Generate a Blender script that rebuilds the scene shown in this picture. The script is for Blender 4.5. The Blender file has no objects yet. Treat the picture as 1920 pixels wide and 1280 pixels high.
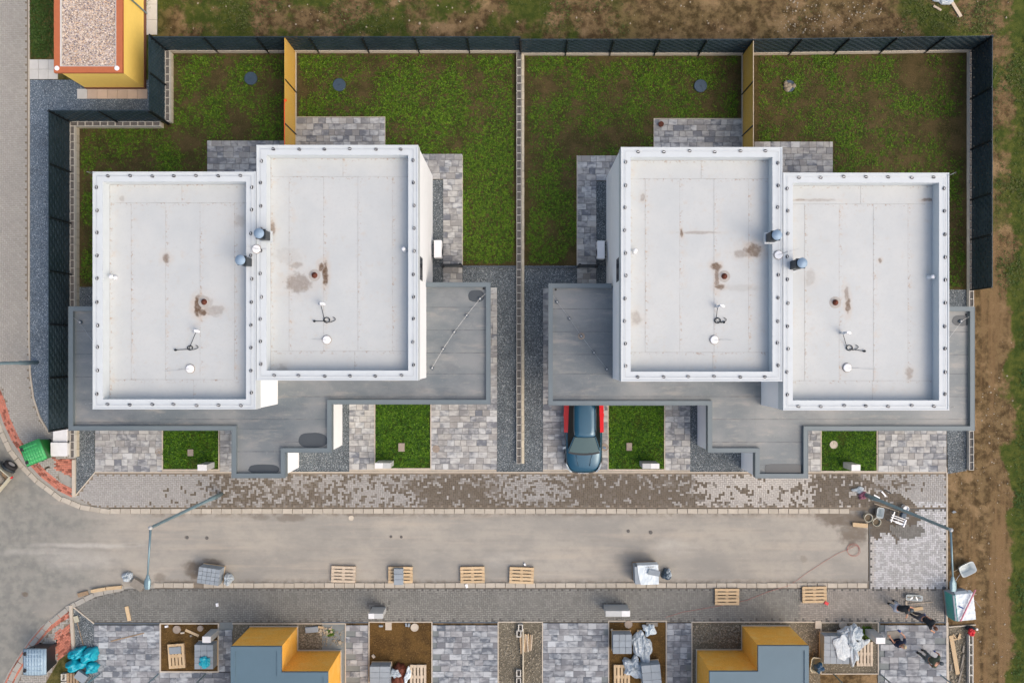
import bpy, bmesh, math, random
import numpy as np
from mathutils import Vector, Matrix, noise
random.seed(7); np.random.seed(7)
R = math.radians
scene = bpy.context.scene
COL = scene.collection

# ------------------------------------------------------------------ camera, world, sun, exposure
H = 42.0            # height of the drone above the ground
S = 0.0265          # metres per photo pixel on the ground
NX, NY = 974.0, 660.0   # the point straight below the camera
cam_d = bpy.data.cameras.new('camera'); cam = bpy.data.objects.new('camera', cam_d); COL.objects.link(cam)
cam.location = (0, 0, H)
cam_d.sensor_width = 36; cam_d.lens = H / (1920 * S) * 36
cam_d.shift_x = -(NX - 960) / 1920; cam_d.shift_y = (NY - 640) / 1920
cam_d.clip_end = 2000
scene.camera = cam
world = bpy.data.worlds.new('World'); scene.world = world; world.use_nodes = True
wn = world.node_tree.nodes; wn.clear()
sky = wn.new('ShaderNodeTexSky'); sky.sky_type = 'NISHITA'; sky.sun_disc = False
SUN_ELEV, SUN_AZ = 50, 122          # azimuth from north (+y) towards east (+x)
sky.sun_elevation = R(SUN_ELEV); sky.sun_rotation = R(SUN_AZ)
sky.air_density = 1.0; sky.dust_density = 5.0; sky.ozone_density = 0.0
bg = wn.new('ShaderNodeBackground'); bg.inputs[1].default_value = 0.15
wo = wn.new('ShaderNodeOutputWorld')
world.node_tree.links.new(sky.outputs[0], bg.inputs[0]); world.node_tree.links.new(bg.outputs[0], wo.inputs[0])
sd = bpy.data.lights.new('sun', 'SUN'); sun = bpy.data.objects.new('sun', sd); COL.objects.link(sun)
sd.energy = 0.5; sd.angle = R(80); sd.color = (1.0, 0.965, 0.92)
sv = Vector((math.sin(R(SUN_AZ)) * math.cos(R(SUN_ELEV)), math.cos(R(SUN_AZ)) * math.cos(R(SUN_ELEV)), math.sin(R(SUN_ELEV))))
sun.rotation_euler = sv.to_track_quat('Z', 'Y').to_euler()
vs = scene.view_settings
vs.view_transform = 'Standard'; vs.look = 'None'; vs.gamma = 1; vs.exposure = 0.49
try: vs.use_curve_mapping = False
except Exception: pass

# ------------------------------------------------------------------ helpers
def P(px, py, z=0.0):
    """world point at height z that stands over photo pixel px,py as surveyed from above"""
    k = S * (1 - z / H)
    return Vector(((px - NX) * k, -(py - NY) * k, z))
def tag(o, label=None, cat=None, group=None, kind=None):
    if label: o['label'] = label
    if cat: o['category'] = cat
    if group: o['group'] = group
    if kind: o['kind'] = kind
    return o
def thing(name, label, cat, loc=(0, 0, 0), rotz=0, group=None):
    o = bpy.data.objects.new(name, None); COL.objects.link(o)
    o.empty_display_size = .3; o.location = loc; o.rotation_euler = (0, 0, rotz)
    return tag(o, label, cat, group)
class MB:
    def __init__(s): s.v = []; s.f = []; s.m = []; s.c = []
    def face(s, idx, m=0, c=None): s.f.append(tuple(idx)); s.m.append(m); s.c.append(c)
    def quadv(s, pts, m=0, c=None):
        n = len(s.v); s.v += [tuple(p) for p in pts]; s.face(range(n, n + len(pts)), m, c); return s
    def box(s, x0, y0, z0, x1, y1, z1, m=0, c=None, taper=0.0, bottom=True):
        n = len(s.v); t = taper
        s.v += [(x0, y0, z0), (x1, y0, z0), (x1, y1, z0), (x0, y1, z0), (x0 + t, y0 + t, z1), (x1 - t, y0 + t, z1), (x1 - t, y1 - t, z1), (x0 + t, y1 - t, z1)]
        F = [(4, 5, 6, 7), (0, 1, 5, 4), (1, 2, 6, 5), (2, 3, 7, 6), (3, 0, 4, 7)]
        if bottom: F.append((3, 2, 1, 0))
        for q in F: s.face([n + i for i in q], m, c)
        return s
    def obox(s, c0, sx, sy, sz, rot=0, m=0, c=None, tilt=None):
        """box centred c0 rotated about z (and optionally tilt Matrix)"""
        M = Matrix.Rotation(rot, 3, 'Z')
        if tilt is not None: M = M @ tilt
        n = len(s.v)
        for dz in (-1, 1):
            for dx, dy in ((-1, -1), (1, -1), (1, 1), (-1, 1)):
                s.v.append(tuple(Vector(c0) + M @ Vector((dx * sx / 2, dy * sy / 2, dz * sz / 2))))
        for q in [(4, 5, 6, 7), (0, 1, 5, 4), (1, 2, 6, 5), (2, 3, 7, 6), (3, 0, 4, 7), (3, 2, 1, 0)]: s.face([n + i for i in q], m, c)
        return s
    def prism(s, pts, z0, z1, m=0, c=None, bottom=True):
        """pts: xy list"""
        a = sum(pts[i][0] * pts[(i + 1) % len(pts)][1] - pts[(i + 1) % len(pts)][0] * pts[i][1] for i in range(len(pts)))
        if a < 0: pts = pts[::-1]
        n = len(s.v); k = len(pts)
        s.v += [(p[0], p[1], z0) for p in pts] + [(p[0], p[1], z1) for p in pts]
        s.face(range(n + k, n + 2 * k), m, c)
        if bottom: s.face(range(n + k - 1, n - 1, -1), m, c)
        for i in range(k):
            j = (i + 1) % k; s.face((n + i, n + j, n + k + j, n + k + i), m, c)
        return s
    def rings(s, rings, m=0, c=None, cap=True, closed=True):
        n = len(s.v); k = len(rings[0])
        for r in rings: s.v += [tuple(p) for p in r]
        for a in range(len(rings) - 1):
            for i in range(k if closed else k - 1):
                j = (i + 1) % k
                s.face((n + a * k + i, n + a * k + j, n + (a + 1) * k + j, n + (a + 1) * k + i), m, c)
        if cap:
            s.face(range(n + k - 1, n - 1, -1), m, c); s.face(range(n + (len(rings) - 1) * k, n + len(rings) * k), m, c)
        return s
    def lathe(s, c0, prof, seg=20, m=0, c=None, cap=True):
        rg = [[(c0[0] + r * math.cos(2 * math.pi * i / seg), c0[1] + r * math.sin(2 * math.pi * i / seg), c0[2] + z) for i in range(seg)] for r, z in prof]
        return s.rings(rg, m, c, cap)
    def tube(s, pts, r, seg=8, m=0, c=None):
        pts = [Vector(p) for p in pts]; rg = []
        for i, p in enumerate(pts):
            d = (pts[min(i + 1, len(pts) - 1)] - pts[max(i - 1, 0)]).normalized()
            up = Vector((0, 0, 1)) if abs(d.z) < .9 else Vector((1, 0, 0))
            u = d.cross(up).normalized(); w = u.cross(d)
            rr = r[i] if isinstance(r, (list, tuple)) else r
            rg.append([p + u * rr * math.cos(2 * math.pi * k / seg) + w * rr * math.sin(2 * math.pi * k / seg) for k in range(seg)])
        return s.rings(rg, m, c)
    def mesh(s, name, mats, smooth=False):
        me = bpy.data.meshes.new(name); me.from_pydata(s.v, [], s.f)
        if not isinstance(mats, (list, tuple)): mats = [mats]
        for mm in mats: me.materials.append(mm)
        if len(mats) > 1: me.polygons.foreach_set('material_index', s.m)
        if any(c is not None for c in s.c):
            at = me.color_attributes.new('Col', 'FLOAT_COLOR', 'CORNER')
            arr = []
            for f, c in zip(s.f, s.c): arr += list((*(c or (1, 1, 1)), 1.0)) * len(f)
            at.data.foreach_set('color', arr)
        if smooth: me.polygons.foreach_set('use_smooth', [True] * len(me.polygons))
        me.update(); return me
def link(name, me, parent=None, loc=None, rotz=0, wloc=None):
    o = bpy.data.objects.new(name, me); COL.objects.link(o)
    if parent is not None: o.parent = parent
    if loc is not None: o.location = loc
    o.rotation_euler.z = rotz
    return o
def part(name, mb, mats, parent, smooth=False, world=True, bevel=0):
    """world coordinates are turned into the parent's (things built in world space have no rotation)"""
    if world and parent is not None:
        p = parent; L = Vector((0, 0, 0))
        while p is not None: L += p.location; p = p.parent
        mb.v = [(x - L.x, y - L.y, z - L.z) for x, y, z in mb.v]
    o = link(name, mb.mesh(name, mats, smooth), parent)
    if bevel:
        b = o.modifiers.new('bevel', 'BEVEL'); b.width = bevel; b.segments = 2; b.limit_method = 'ANGLE'
    return o
def solo(name, mb, mats, label=None, cat=None, group=None, kind=None, smooth=False, loc=None, rotz=0):
    """a top-level thing that is one mesh; with loc the mesh is local"""
    if loc is None and kind is None and mb.v:
        a = np.array(mb.v); c = a.mean(0); c[2] = a[:, 2].min()
        mb.v = [tuple(np.array(v) - c) for v in mb.v]; loc = tuple(c)
    o = link(name, mb.mesh(name, mats, smooth), None, loc, rotz)
    return tag(o, label, cat, group, kind)
def copy_tree(o, parent=None):
    c = o.copy(); COL.objects.link(c); c.parent = parent
    for ch in list(o.children): copy_tree(ch, c)
    return c

# ------------------------------------------------------------------ materials
def lin(r, g, b):
    return tuple(((c / 255 + .055) / 1.055) ** 2.4 if c > 10 else c / 255 / 12.92 for c in (r, g, b))
def new_mat(name):
    m = bpy.data.materials.new(name); m.use_nodes = True
    nt = m.node_tree; b = nt.nodes['Principled BSDF']
    return m, nt, b
def mixc(nt, fac, a, b, mode='MIX'):
    n = nt.nodes.new('ShaderNodeMix'); n.data_type = 'RGBA'; n.blend_type = mode
    for sock, v in ((n.inputs[0], fac), (n.inputs[6], a), (n.inputs[7], b)):
        if hasattr(v, 'links'): nt.links.new(v, sock)
        elif isinstance(v, (int, float)): sock.default_value = v
        else: sock.default_value = (*v[:3], 1)
    return n.outputs[2]
def math_n(nt, op, a, b=None, c=None, clamp=False):
    n = nt.nodes.new('ShaderNodeMath'); n.operation = op; n.use_clamp = clamp
    for i, v in enumerate((a, b, c)):
        if v is None: continue
        if hasattr(v, 'links'): nt.links.new(v, n.inputs[i])
        else: n.inputs[i].default_value = v
    return n.outputs[0]
def pos(nt):
    return nt.nodes.new('ShaderNodeNewGeometry').outputs['Position']
def vscale(nt, v, sc, off=(0, 0, 0)):
    n = nt.nodes.new('ShaderNodeMapping'); n.inputs['Scale'].default_value = sc; n.inputs['Location'].default_value = off
    nt.links.new(v, n.inputs['Vector']); return n.outputs[0]
def nz(nt, vec, scale, detail=3, rough=.55, w=None):
    n = nt.nodes.new('ShaderNodeTexNoise'); n.inputs['Scale'].default_value = scale
    n.inputs['Detail'].default_value = detail; n.inputs['Roughness'].default_value = rough
    if w is not None: n.noise_dimensions = '4D'; nt.links.new(w, n.inputs['W'])
    nt.links.new(vec, n.inputs['Vector']); return n.outputs['Fac']
def mr(nt, v, a, b, c=0.0, d=1.0, smooth=True):
    n = nt.nodes.new('ShaderNodeMapRange'); n.interpolation_type = 'SMOOTHSTEP' if smooth else 'LINEAR'
    n.inputs[1].default_value = a; n.inputs[2].default_value = b; n.inputs[3].default_value = c; n.inputs[4].default_value = d
    nt.links.new(v, n.inputs[0]); return n.outputs[0]
def bump(nt, b, h, strength=.3, dist=.01):
    n = nt.nodes.new('ShaderNodeBump'); n.inputs['Strength'].default_value = strength; n.inputs['Distance'].default_value = dist
    nt.links.new(h, n.inputs['Height']); nt.links.new(n.outputs[0], b.inputs['Normal'])
def objrand(nt): return nt.nodes.new('ShaderNodeObjectInfo').outputs['Random']
def hsv(nt, col, v=None, s=None):
    n = nt.nodes.new('ShaderNodeHueSaturation')
    nt.links.new(col, n.inputs['Color'])
    if v is not None: nt.links.new(v, n.inputs['Value'])
    if s is not None: nt.links.new(s, n.inputs['Saturation'])
    return n.outputs[0]
def simple(name, c, rough=.7, metal=0.0, var=.12, scale=6, fine=60, bmp=.15, rnd=0.0, c2=None, spec=.5, attr=False, coat=0):
    """plain coloured stuff with cloudy wear and fine grain, in world space"""
    m, nt, b = new_mat(name); p = pos(nt)
    n1 = nz(nt, p, scale, 4); n2 = nz(nt, p, fine, 2)
    if attr:
        a = nt.nodes.new('ShaderNodeVertexColor'); a.layer_name = 'Col'; base = mixc(nt, 1.0, a.outputs[0], c, 'MULTIPLY')
    else:
        base = mixc(nt, mr(nt, n1, .35, .65), c, c2 if c2 else c)
    v = math_n(nt, 'ADD', mr(nt, n1, .25, .75, 1 - var, 1 + var, False), mr(nt, n2, .25, .75, -var * .6, var * .6, False))
    if rnd: v = math_n(nt, 'MULTIPLY', v, mr(nt, objrand(nt), 0, 1, 1 - rnd, 1 + rnd, False))
    nt.links.new(hsv(nt, base, v), b.inputs['Base Color'])
    b.inputs['Roughness'].default_value = rough; b.inputs['Metallic'].default_value = metal
    b.inputs['Specular IOR Level'].default_value = spec
    if coat: b.inputs['Coat Weight'].default_value = coat; b.inputs['Coat Roughness'].default_value = .05
    if bmp: bump(nt, b, n2, bmp, .01)
    return m
M = {}
M['wall_white'] = simple('white_render', (.89, .90, .90), .85, var=.025, scale=2, fine=90, bmp=.15)
M['rim_white'] = simple('white_membrane_edge', (.56, .60, .615), .5, var=.035, scale=2.5, fine=30, bmp=.05)
M['grey_rim'] = simple('grey_sheet_metal', lin(104, 115, 120), .5, .1, var=.05, scale=1.5, bmp=.04)
M['anthracite'] = simple('anthracite_metal', (.022, .03, .036), .45, .2, var=.1, bmp=.02)
M['post_dark'] = simple('dark_post', (.012, .016, .020), .45, .3, var=.1, bmp=.02)
M['concrete'] = simple('pale_concrete', lin(188, 178, 162), .9, var=.1, scale=5, bmp=.3, rnd=.08)
M['block'] = simple('concrete_block', lin(190, 180, 158), .92, var=.12, scale=8, bmp=.4, rnd=.10)
M['block_pale'] = simple('pale_block', lin(196, 192, 182), .92, var=.08, scale=8, bmp=.3, rnd=.06)
M['block_fill'] = simple('dark_fill', lin(100, 97, 94), .95, var=.3, scale=20, bmp=.5)
M['kerb'] = simple('kerb_stone', lin(176, 168, 154), .9, var=.10, scale=4, bmp=.3, rnd=.09)
M['kerb_grey'] = simple('kerb_stone_grey', lin(158, 155, 147), .9, var=.10, scale=4, bmp=.3, rnd=.08)
M['wood'] = simple('pallet_wood', lin(204, 180, 144), .8, var=.16, scale=9, bmp=.3, rnd=.12, c2=lin(186, 160, 124))
M['wood_pale'] = simple('weathered_pallet_wood', lin(194, 178, 156), .8, var=.14, scale=9, bmp=.3, rnd=.12)
M['wood_old'] = simple('old_wood', lin(150, 128, 102), .85, var=.2, scale=9, bmp=.3, rnd=.15)
M['terracotta'] = simple('terracotta_edge', lin(178, 100, 62), .6, var=.06, bmp=.05)
M['yellow_wall'] = simple('yellow_render', lin(252, 216, 112), .85, var=.03, bmp=.1)
M['brown_plinth'] = simple('brown_plinth', lin(118, 78, 58), .8)
M['white_plastic'] = simple('white_plastic', (.82, .83, .84), .4, var=.03, bmp=.02)
M['white_box'] = simple('white_cabinet', (.70, .70, .69), .5, var=.05, bmp=.05)
M['grey_box'] = simple('grey_cabinet_panel', lin(178, 180, 178), .6, var=.05, bmp=.05)
M['zinc'] = simple('zinc_metal', lin(138, 160, 180), .6, .15, var=.06, bmp=.02)
M['collar'] = simple('membrane_collar', lin(168, 164, 158), .7)
M['galv'] = simple('galvanised_steel', lin(126, 150, 158), .45, .5, var=.06, bmp=.03)
M['wire'] = simple('conductor_wire', (.45, .46, .47), .4, .6)
M['rust'] = simple('rusty_basket', lin(96, 48, 30), .7, .2, var=.3)
M['black'] = simple('black_plastic', (.02, .021, .024), .5)
M['cover_blue'] = simple('dark_plastic_cover', lin(58, 76, 92), .5, var=.12, scale=5, bmp=.1)
M['cover_grey'] = simple('concrete_cover', lin(150, 138, 126), .9, var=.15, scale=8, bmp=.3)
M['slab'] = simple('pale_slab', lin(200, 198, 192), .9, var=.07, scale=3, bmp=.2, rnd=.06)
M['slab_pink'] = simple('pinkish_slab', lin(196, 176, 158), .9, var=.07, scale=3, bmp=.2, rnd=.08)
M['green_plastic'] = simple('green_plastic', lin(64, 160, 92), .45, var=.08, scale=3, bmp=.03)
M['green_body'] = simple('dark_green_plastic', lin(22, 96, 34), .45, var=.08, scale=3, bmp=.03)
M['grey_plastic'] = simple('grey_plastic', lin(150, 172, 186), .45, var=.06, scale=3, bmp=.03)
M['tyre'] = simple('tyre_rubber', (.02, .02, .022), .8)
M['paint_blue'] = simple('blue_car_paint', (.006, .066, .115), .18, .3, var=.03, bmp=0, coat=.6)
M['rail_dark'] = simple('dark_rail', (.03, .045, .06), .4, .3)
M['lamp_glass'] = simple('headlight_glass', (.16, .20, .24), .12, .3, bmp=0)
M['paint_red'] = simple('red_car_paint', (.62, .012, .016), .3, .1, var=.03, bmp=0, coat=.6)
M['glass'] = simple('dark_glass', (.06, .10, .095), .10, .1, var=.03, bmp=0, spec=.6, coat=.5)
M['glass_side'] = simple('side_glass', (.006, .010, .012), .3, 0, var=.03, bmp=0, spec=.3)
M['window'] = simple('window_glass', (.03, .035, .05), .1, 0, var=.05, bmp=0, spec=.8)
M['chrome'] = simple('lamp_chrome', (.7, .72, .76), .15, .8, var=.03, bmp=0)
M['bag_teal'] = simple('teal_plastic_bag', lin(20, 158, 178), .35, var=.14, scale=14, bmp=.2)
M['bag_blue'] = simple('navy_plastic_bag', lin(22, 62, 92), .35, var=.2, scale=14)
M['film'] = simple('white_plastic_film', lin(176, 186, 192), .3, var=.12, scale=10, fine=30, bmp=.3)
M['film_white'] = simple('white_foil_wrap', lin(206, 216, 220), .4, var=.05, scale=5, fine=30, bmp=.2)
M['film_teal'] = simple('teal_wrap', lin(70, 160, 150), .4, var=.2, scale=12)
M['stack_grey'] = simple('grey_paver_stack', lin(140, 149, 156), .8, var=.08, scale=6, rnd=.08)
M['stack_dark'] = simple('grey_brown_bag', lin(132, 126, 116), .85, var=.15, scale=6)
M['skin'] = simple('skin', (.52, .27, .17), .5, var=.05)
M['jeans'] = simple('pale_jeans', lin(150, 160, 172), .9, var=.1)
M['trouser_dark'] = simple('dark_trousers', lin(70, 72, 80), .9, var=.1)
M['trouser_navy'] = simple('navy_trousers', (.012, .02, .045), .9, var=.1)
M['trouser_green'] = simple('grey_green_trousers', lin(90, 98, 98), .9, var=.1)
M['shirt_black'] = simple('black_shirt', (.010, .014, .018), .9, var=.1)
M['shirt_olive'] = simple('olive_shirt', lin(74, 82, 66), .9, var=.12)
M['glove_blue'] = simple('blue_glove', lin(20, 60, 130), .8)
M['hair_dark'] = simple('dark_hair', (.02, .014, .01), .8)
M['hair_brown'] = simple('brown_hair', lin(86, 54, 34), .8)
M['cap_beige'] = simple('beige_cap', lin(178, 162, 130), .85)
M['cap_grey'] = simple('grey_cap', lin(74, 82, 88), .85)
M['boot'] = simple('work_boot', (.03, .025, .02), .8)
M['yellow_strap'] = simple('yellow_strap', lin(200, 180, 80), .7)
M['pink'] = simple('pink_pole', lin(196, 122, 136), .5)
M['red'] = simple('red_plastic', (.55, .01, .02), .5)
M['mauve'] = simple('mauve_cloth', lin(150, 100, 118), .9, var=.3, scale=20)
M['tool_metal'] = simple('tool_metal', lin(190, 194, 198), .35, .5, var=.1)
M['tub'] = simple('pale_grey_tub', lin(190, 198, 198), .5, var=.06)
M['mortar'] = simple('mortar_tub', lin(176, 172, 152), .8, var=.12)
M['mortar_fill'] = simple('mortar_fill', lin(104, 92, 74), .9, var=.2, scale=20)
M['orange'] = simple('orange_edge', lin(235, 96, 38), .5, var=.1)
M['rubble'] = simple('rubble', lin(140, 131, 114), .9, var=.3, scale=8, rnd=0)
M['pale_stone'] = simple('pale_stone', lin(166, 154, 134), .9, var=.2)
M['cord_red'] = simple('red_hose', lin(176, 110, 100), .6)
M['dark_joint'] = simple('dark_edging', lin(84, 92, 100), .8)
M['fabric_dark'] = simple('dark_cloth', (.02, .025, .03), .9)

def fence_mat():
    m, nt, b = new_mat('woven_fence_strips'); p = pos(nt)
    n = nz(nt, p, 1.3, 3)
    c = mixc(nt, mr(nt, n, .3, .7), (.016, .033, .044), (.026, .046, .060))
    v = mr(nt, objrand(nt), 0, 1, .85, 1.15, False)
    nt.links.new(hsv(nt, c, v), b.inputs['Base Color']); b.inputs['Roughness'].default_value = .42
    return m
M['fence'] = fence_mat()
def osb_mat(name, c1, c2, c3):
    m, nt, b = new_mat(name); p = pos(nt)
    n1 = nz(nt, vscale(nt, p, (1, 1, 1)), 22, 4, .7); n2 = nz(nt, p, 1.6, 3)
    c = mixc(nt, mr(nt, n1, .38, .62), c1, c2); c = mixc(nt, mr(nt, n2, .45, .75), c, c3)
    nt.links.new(c, b.inputs['Base Color']); b.inputs['Roughness'].default_value = .75
    sz = nt.nodes.new('ShaderNodeSeparateXYZ'); nt.links.new(p, sz.inputs[0])
    spl = math_n(nt, 'MULTIPLY', mr(nt, sz.outputs[2], .05, .55, 1, 0), mr(nt, nz(nt, p, 5, 4, .7), .35, .65, .1, .6)); c = mixc(nt, spl, c, lin(140, 112, 70))
    nt.links.new(c, b.inputs['Base Color']); bump(nt, b, n1, .25, .01); return m
M['osb'] = osb_mat('yellow_board', lin(226, 182, 84), lin(204, 156, 62), lin(214, 172, 94))
M['wool'] = osb_mat('ochre_insulation', lin(250, 186, 74), lin(228, 164, 58), lin(238, 188, 96))
M['blue_roof'] = simple('blue_grey_membrane', lin(82, 106, 119), .55, var=.05, scale=1.2, bmp=.04)

def paver_mat(name, lo, hi, warm, blot=.9):
    m, nt, b = new_mat(name); p = pos(nt); r = objrand(nt)
    w = math_n(nt, 'MULTIPLY', r, 37.0)
    n1 = nz(nt, vscale(nt, p, (1, 1.9, 1)), 2.2, 5, .6, w); n2 = nz(nt, p, 40, 2)
    f = math_n(nt, 'ADD', math_n(nt, 'MULTIPLY', mr(nt, n1, .36, .64), blot), mr(nt, r, 0, 1, -.46, .42, False), clamp=True)
    c = mixc(nt, f, lo, hi)
    r2 = nt.nodes.new('ShaderNodeTexWhiteNoise'); r2.noise_dimensions = '1D'; nt.links.new(w, r2.inputs['W'])
    c = mixc(nt, math_n(nt, 'MULTIPLY', r2.outputs[0], .6), c, warm)
    v = mr(nt, n2, .2, .8, .90, 1.10, False)
    nt.links.new(hsv(nt, c, v), b.inputs['Base Color']); b.inputs['Roughness'].default_value = .85
    bump(nt, b, n2, .25, .006); return m
M['paver'] = paver_mat('marbled_grey_paver', lin(108, 112, 119), lin(192, 193, 191), lin(168, 163, 154))
M['paver_new'] = paver_mat('new_blue_grey_paver', lin(92, 99, 108), lin(182, 187, 190), lin(136, 134, 134))
M['paver_bed'] = simple('paver_bed', lin(122, 118, 112), .95, var=.2, scale=12)
M['sand_bed'] = simple('sand_bed', lin(118, 124, 124), .95, var=.1, scale=6)
M['herring'] = simple('paving_block', (1, 1, 1), .88, var=.07, scale=9, fine=70, bmp=.3, attr=True)
M['joint_light'] = simple('sand_joint', lin(128, 118, 104), .95, var=.2, scale=4)
M['joint_dark'] = simple('dark_joint_sand', lin(98, 96, 92), .95, var=.2, scale=4)

def gravel_mat(name, c1, c2, c3, sc=26):
    m, nt, b = new_mat(name); p = pos(nt)
    v = nt.nodes.new('ShaderNodeTexVoronoi'); v.inputs['Scale'].default_value = sc; nt.links.new(p, v.inputs['Vector'])
    rgb = nt.nodes.new('ShaderNodeSeparateColor'); nt.links.new(v.outputs['Color'], rgb.inputs[0])
    c = mixc(nt, rgb.outputs[0], c1, c2); c = mixc(nt, mr(nt, rgb.outputs[1], .86, .95), c, c3)
    n2 = nz(nt, p, .8, 3); 
    nt.links.new(hsv(nt, c, mr(nt, n2, .3, .7, .85, 1.15, False)), b.inputs['Base Color']); b.inputs['Roughness'].default_value = .9
    d = math_n(nt, 'SUBTRACT', 1.0, v.outputs['Distance']); bump(nt, b, d, .9, .02); return m
M['gravel'] = gravel_mat('dark_gravel', lin(56, 63, 67), lin(112, 120, 124), lin(156, 161, 162), 32)
M['gravel_blue'] = gravel_mat('blue_grey_gravel', lin(66, 78, 90), lin(116, 130, 142), lin(160, 170, 176), 32)
M['gravel_light'] = gravel_mat('pebble_roof', lin(150, 132, 116), lin(218, 204, 190), lin(112, 100, 104), 16)
M['gravel_rough'] = gravel_mat('rough_gravel', lin(86, 80, 66), lin(114, 107, 92), lin(146, 138, 120), 24)

def soil_mat(name, c1, c2, c3, sc=1.2):
    m, nt, b = new_mat(name); p = pos(nt)
    n1 = nz(nt, p, sc, 5, .65); n2 = nz(nt, p, 14, 4, .7); n3 = nz(nt, p, 50, 2)
    c = mixc(nt, mr(nt, n1, .38, .62), c1, c2); c = mixc(nt, mr(nt, n2, .48, .72), c, c3)
    nt.links.new(hsv(nt, c, mr(nt, n3, .2, .8, .75, 1.25, False)), b.inputs['Base Color']); b.inputs['Roughness'].default_value = .97
    b.inputs['Specular IOR Level'].default_value = .2
    bump(nt, b, n2, .8, .05); return m
M['soil'] = soil_mat('garden_soil', lin(84, 72, 46), lin(62, 58, 32), lin(98, 84, 56))
M['soil_brown'] = soil_mat('bare_brown_soil', lin(96, 73, 39), lin(74, 56, 31), lin(118, 93, 56))
M['lawn_base'] = soil_mat('lawn_base', lin(44, 66, 14), lin(58, 72, 24), lin(66, 66, 30))

def ground_mat():
    m, nt, b = new_mat('field_ground'); p = pos(nt)
    sx = nt.nodes.new('ShaderNodeSeparateXYZ'); nt.links.new(p, sx.inputs[0])
    n1 = nz(nt, p, .45, 5, .65); n2 = nz(nt, p, 2.2, 4, .65); n3 = nz(nt, p, 16, 4, .7)
    ns = nz(nt, vscale(nt, p, (1.6, .07, 1)), 1.0, 4, .6)       # wheel tracks running north-south
    brown = mixc(nt, mr(nt, n2, .38, .62), lin(76, 61, 40), lin(122, 102, 72)); brown = mixc(nt, math_n(nt, 'MULTIPLY', mr(nt, nz(nt, p, .7, 4, .6), .52, .66), .7), brown, lin(158, 132, 98))
    brown = mixc(nt, math_n(nt, 'MULTIPLY', mr(nt, ns, .42, .62), mr(nt, sx.outputs[0], 21, 22.5)), brown, lin(128, 104, 74))
    brown = mixc(nt, mr(nt, n3, .52, .75), brown, lin(112, 92, 58))
    green = mixc(nt, mr(nt, n2, .35, .65), lin(58, 72, 26), lin(84, 90, 38))
    gx = math_n(nt, 'ADD', mr(nt, sx.outputs[0], 23.4, 25.2, 0, 1, False), math_n(nt, 'MULTIPLY', math_n(nt, 'SUBTRACT', n1, .5), 2.0))
    gx = mr(nt, gx, .45, .65)
    north = mr(nt, sx.outputs[1], 1.0, 4.0)
    gt = math_n(nt, 'MULTIPLY', mr(nt, n1, .44, .56), mr(nt, sx.outputs[1], 2, 9)); bank = math_n(nt, 'MULTIPLY', mr(nt, sx.outputs[0], 3, 6.5), mr(nt, sx.outputs[0], 17.5, 19.5, 1, 0)); gt = math_n(nt, 'MULTIPLY', gt, math_n(nt, 'SUBTRACT', 1.0, math_n(nt, 'MULTIPLY', bank, .9)))
    wl = math_n(nt, 'ADD', mr(nt, sx.outputs[0], -17, -18, 0, .6), 0.0)
    g = math_n(nt, 'MAXIMUM', math_n(nt, 'MAXIMUM', gx, gt), wl)
    nt.links.new(hsv(nt, mixc(nt, g, brown, green), mr(nt, nz(nt, p, 40, 2), .2, .8, .8, 1.2, False)), b.inputs['Base Color'])
    b.inputs['Roughness'].default_value = .97; b.inputs['Specular IOR Level'].default_value = .2
    bump(nt, b, n3, .9, .06); return m
M['ground'] = ground_mat()
def spots(nt, p, lst, z, dist_amp=.35, dist_scale=3.0, soft=.35, zc=True):
    """irregular marks: list of (px,py,rx,ry,strength) in survey pixels at height z"""
    n = nt.nodes.new('ShaderNodeTexNoise'); n.inputs['Scale'].default_value = dist_scale; n.inputs['Detail'].default_value = 4
    nt.links.new(p, n.inputs['Vector'])
    v = nt.nodes.new('ShaderNodeVectorMath'); v.operation = 'SUBTRACT'; nt.links.new(n.outputs['Color'], v.inputs[0]); v.inputs[1].default_value = (.5, .5, .5)
    k = S * (1 - z / H); out = None
    for (px, py, rx, ry, st) in lst:
        c = P(px, py, z)
        a = vscale(nt, p, (1 / (rx * k), 1 / (ry * k), 0), (-c.x / (rx * k), -c.y / (ry * k), 0))
        w = nt.nodes.new('ShaderNodeVectorMath'); w.operation = 'MULTIPLY_ADD'
        nt.links.new(v.outputs[0], w.inputs[0]); w.inputs[1].default_value = (dist_amp * 4,) * 3; nt.links.new(a, w.inputs[2])
        w2 = nt.nodes.new('ShaderNodeVectorMath'); w2.operation = 'MULTIPLY'; nt.links.new(w.outputs[0], w2.inputs[0]); w2.inputs[1].default_value = (1, 1, 0)
        l = nt.nodes.new('ShaderNodeVectorMath'); l.operation = 'LENGTH'; nt.links.new(w2.outputs[0], l.inputs[0])
        f = mr(nt, l.outputs['Value'], 1 - soft, 1 + soft, st, 0)
        out = f if out is None else math_n(nt, 'MAXIMUM', out, f)
    return out
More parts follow.
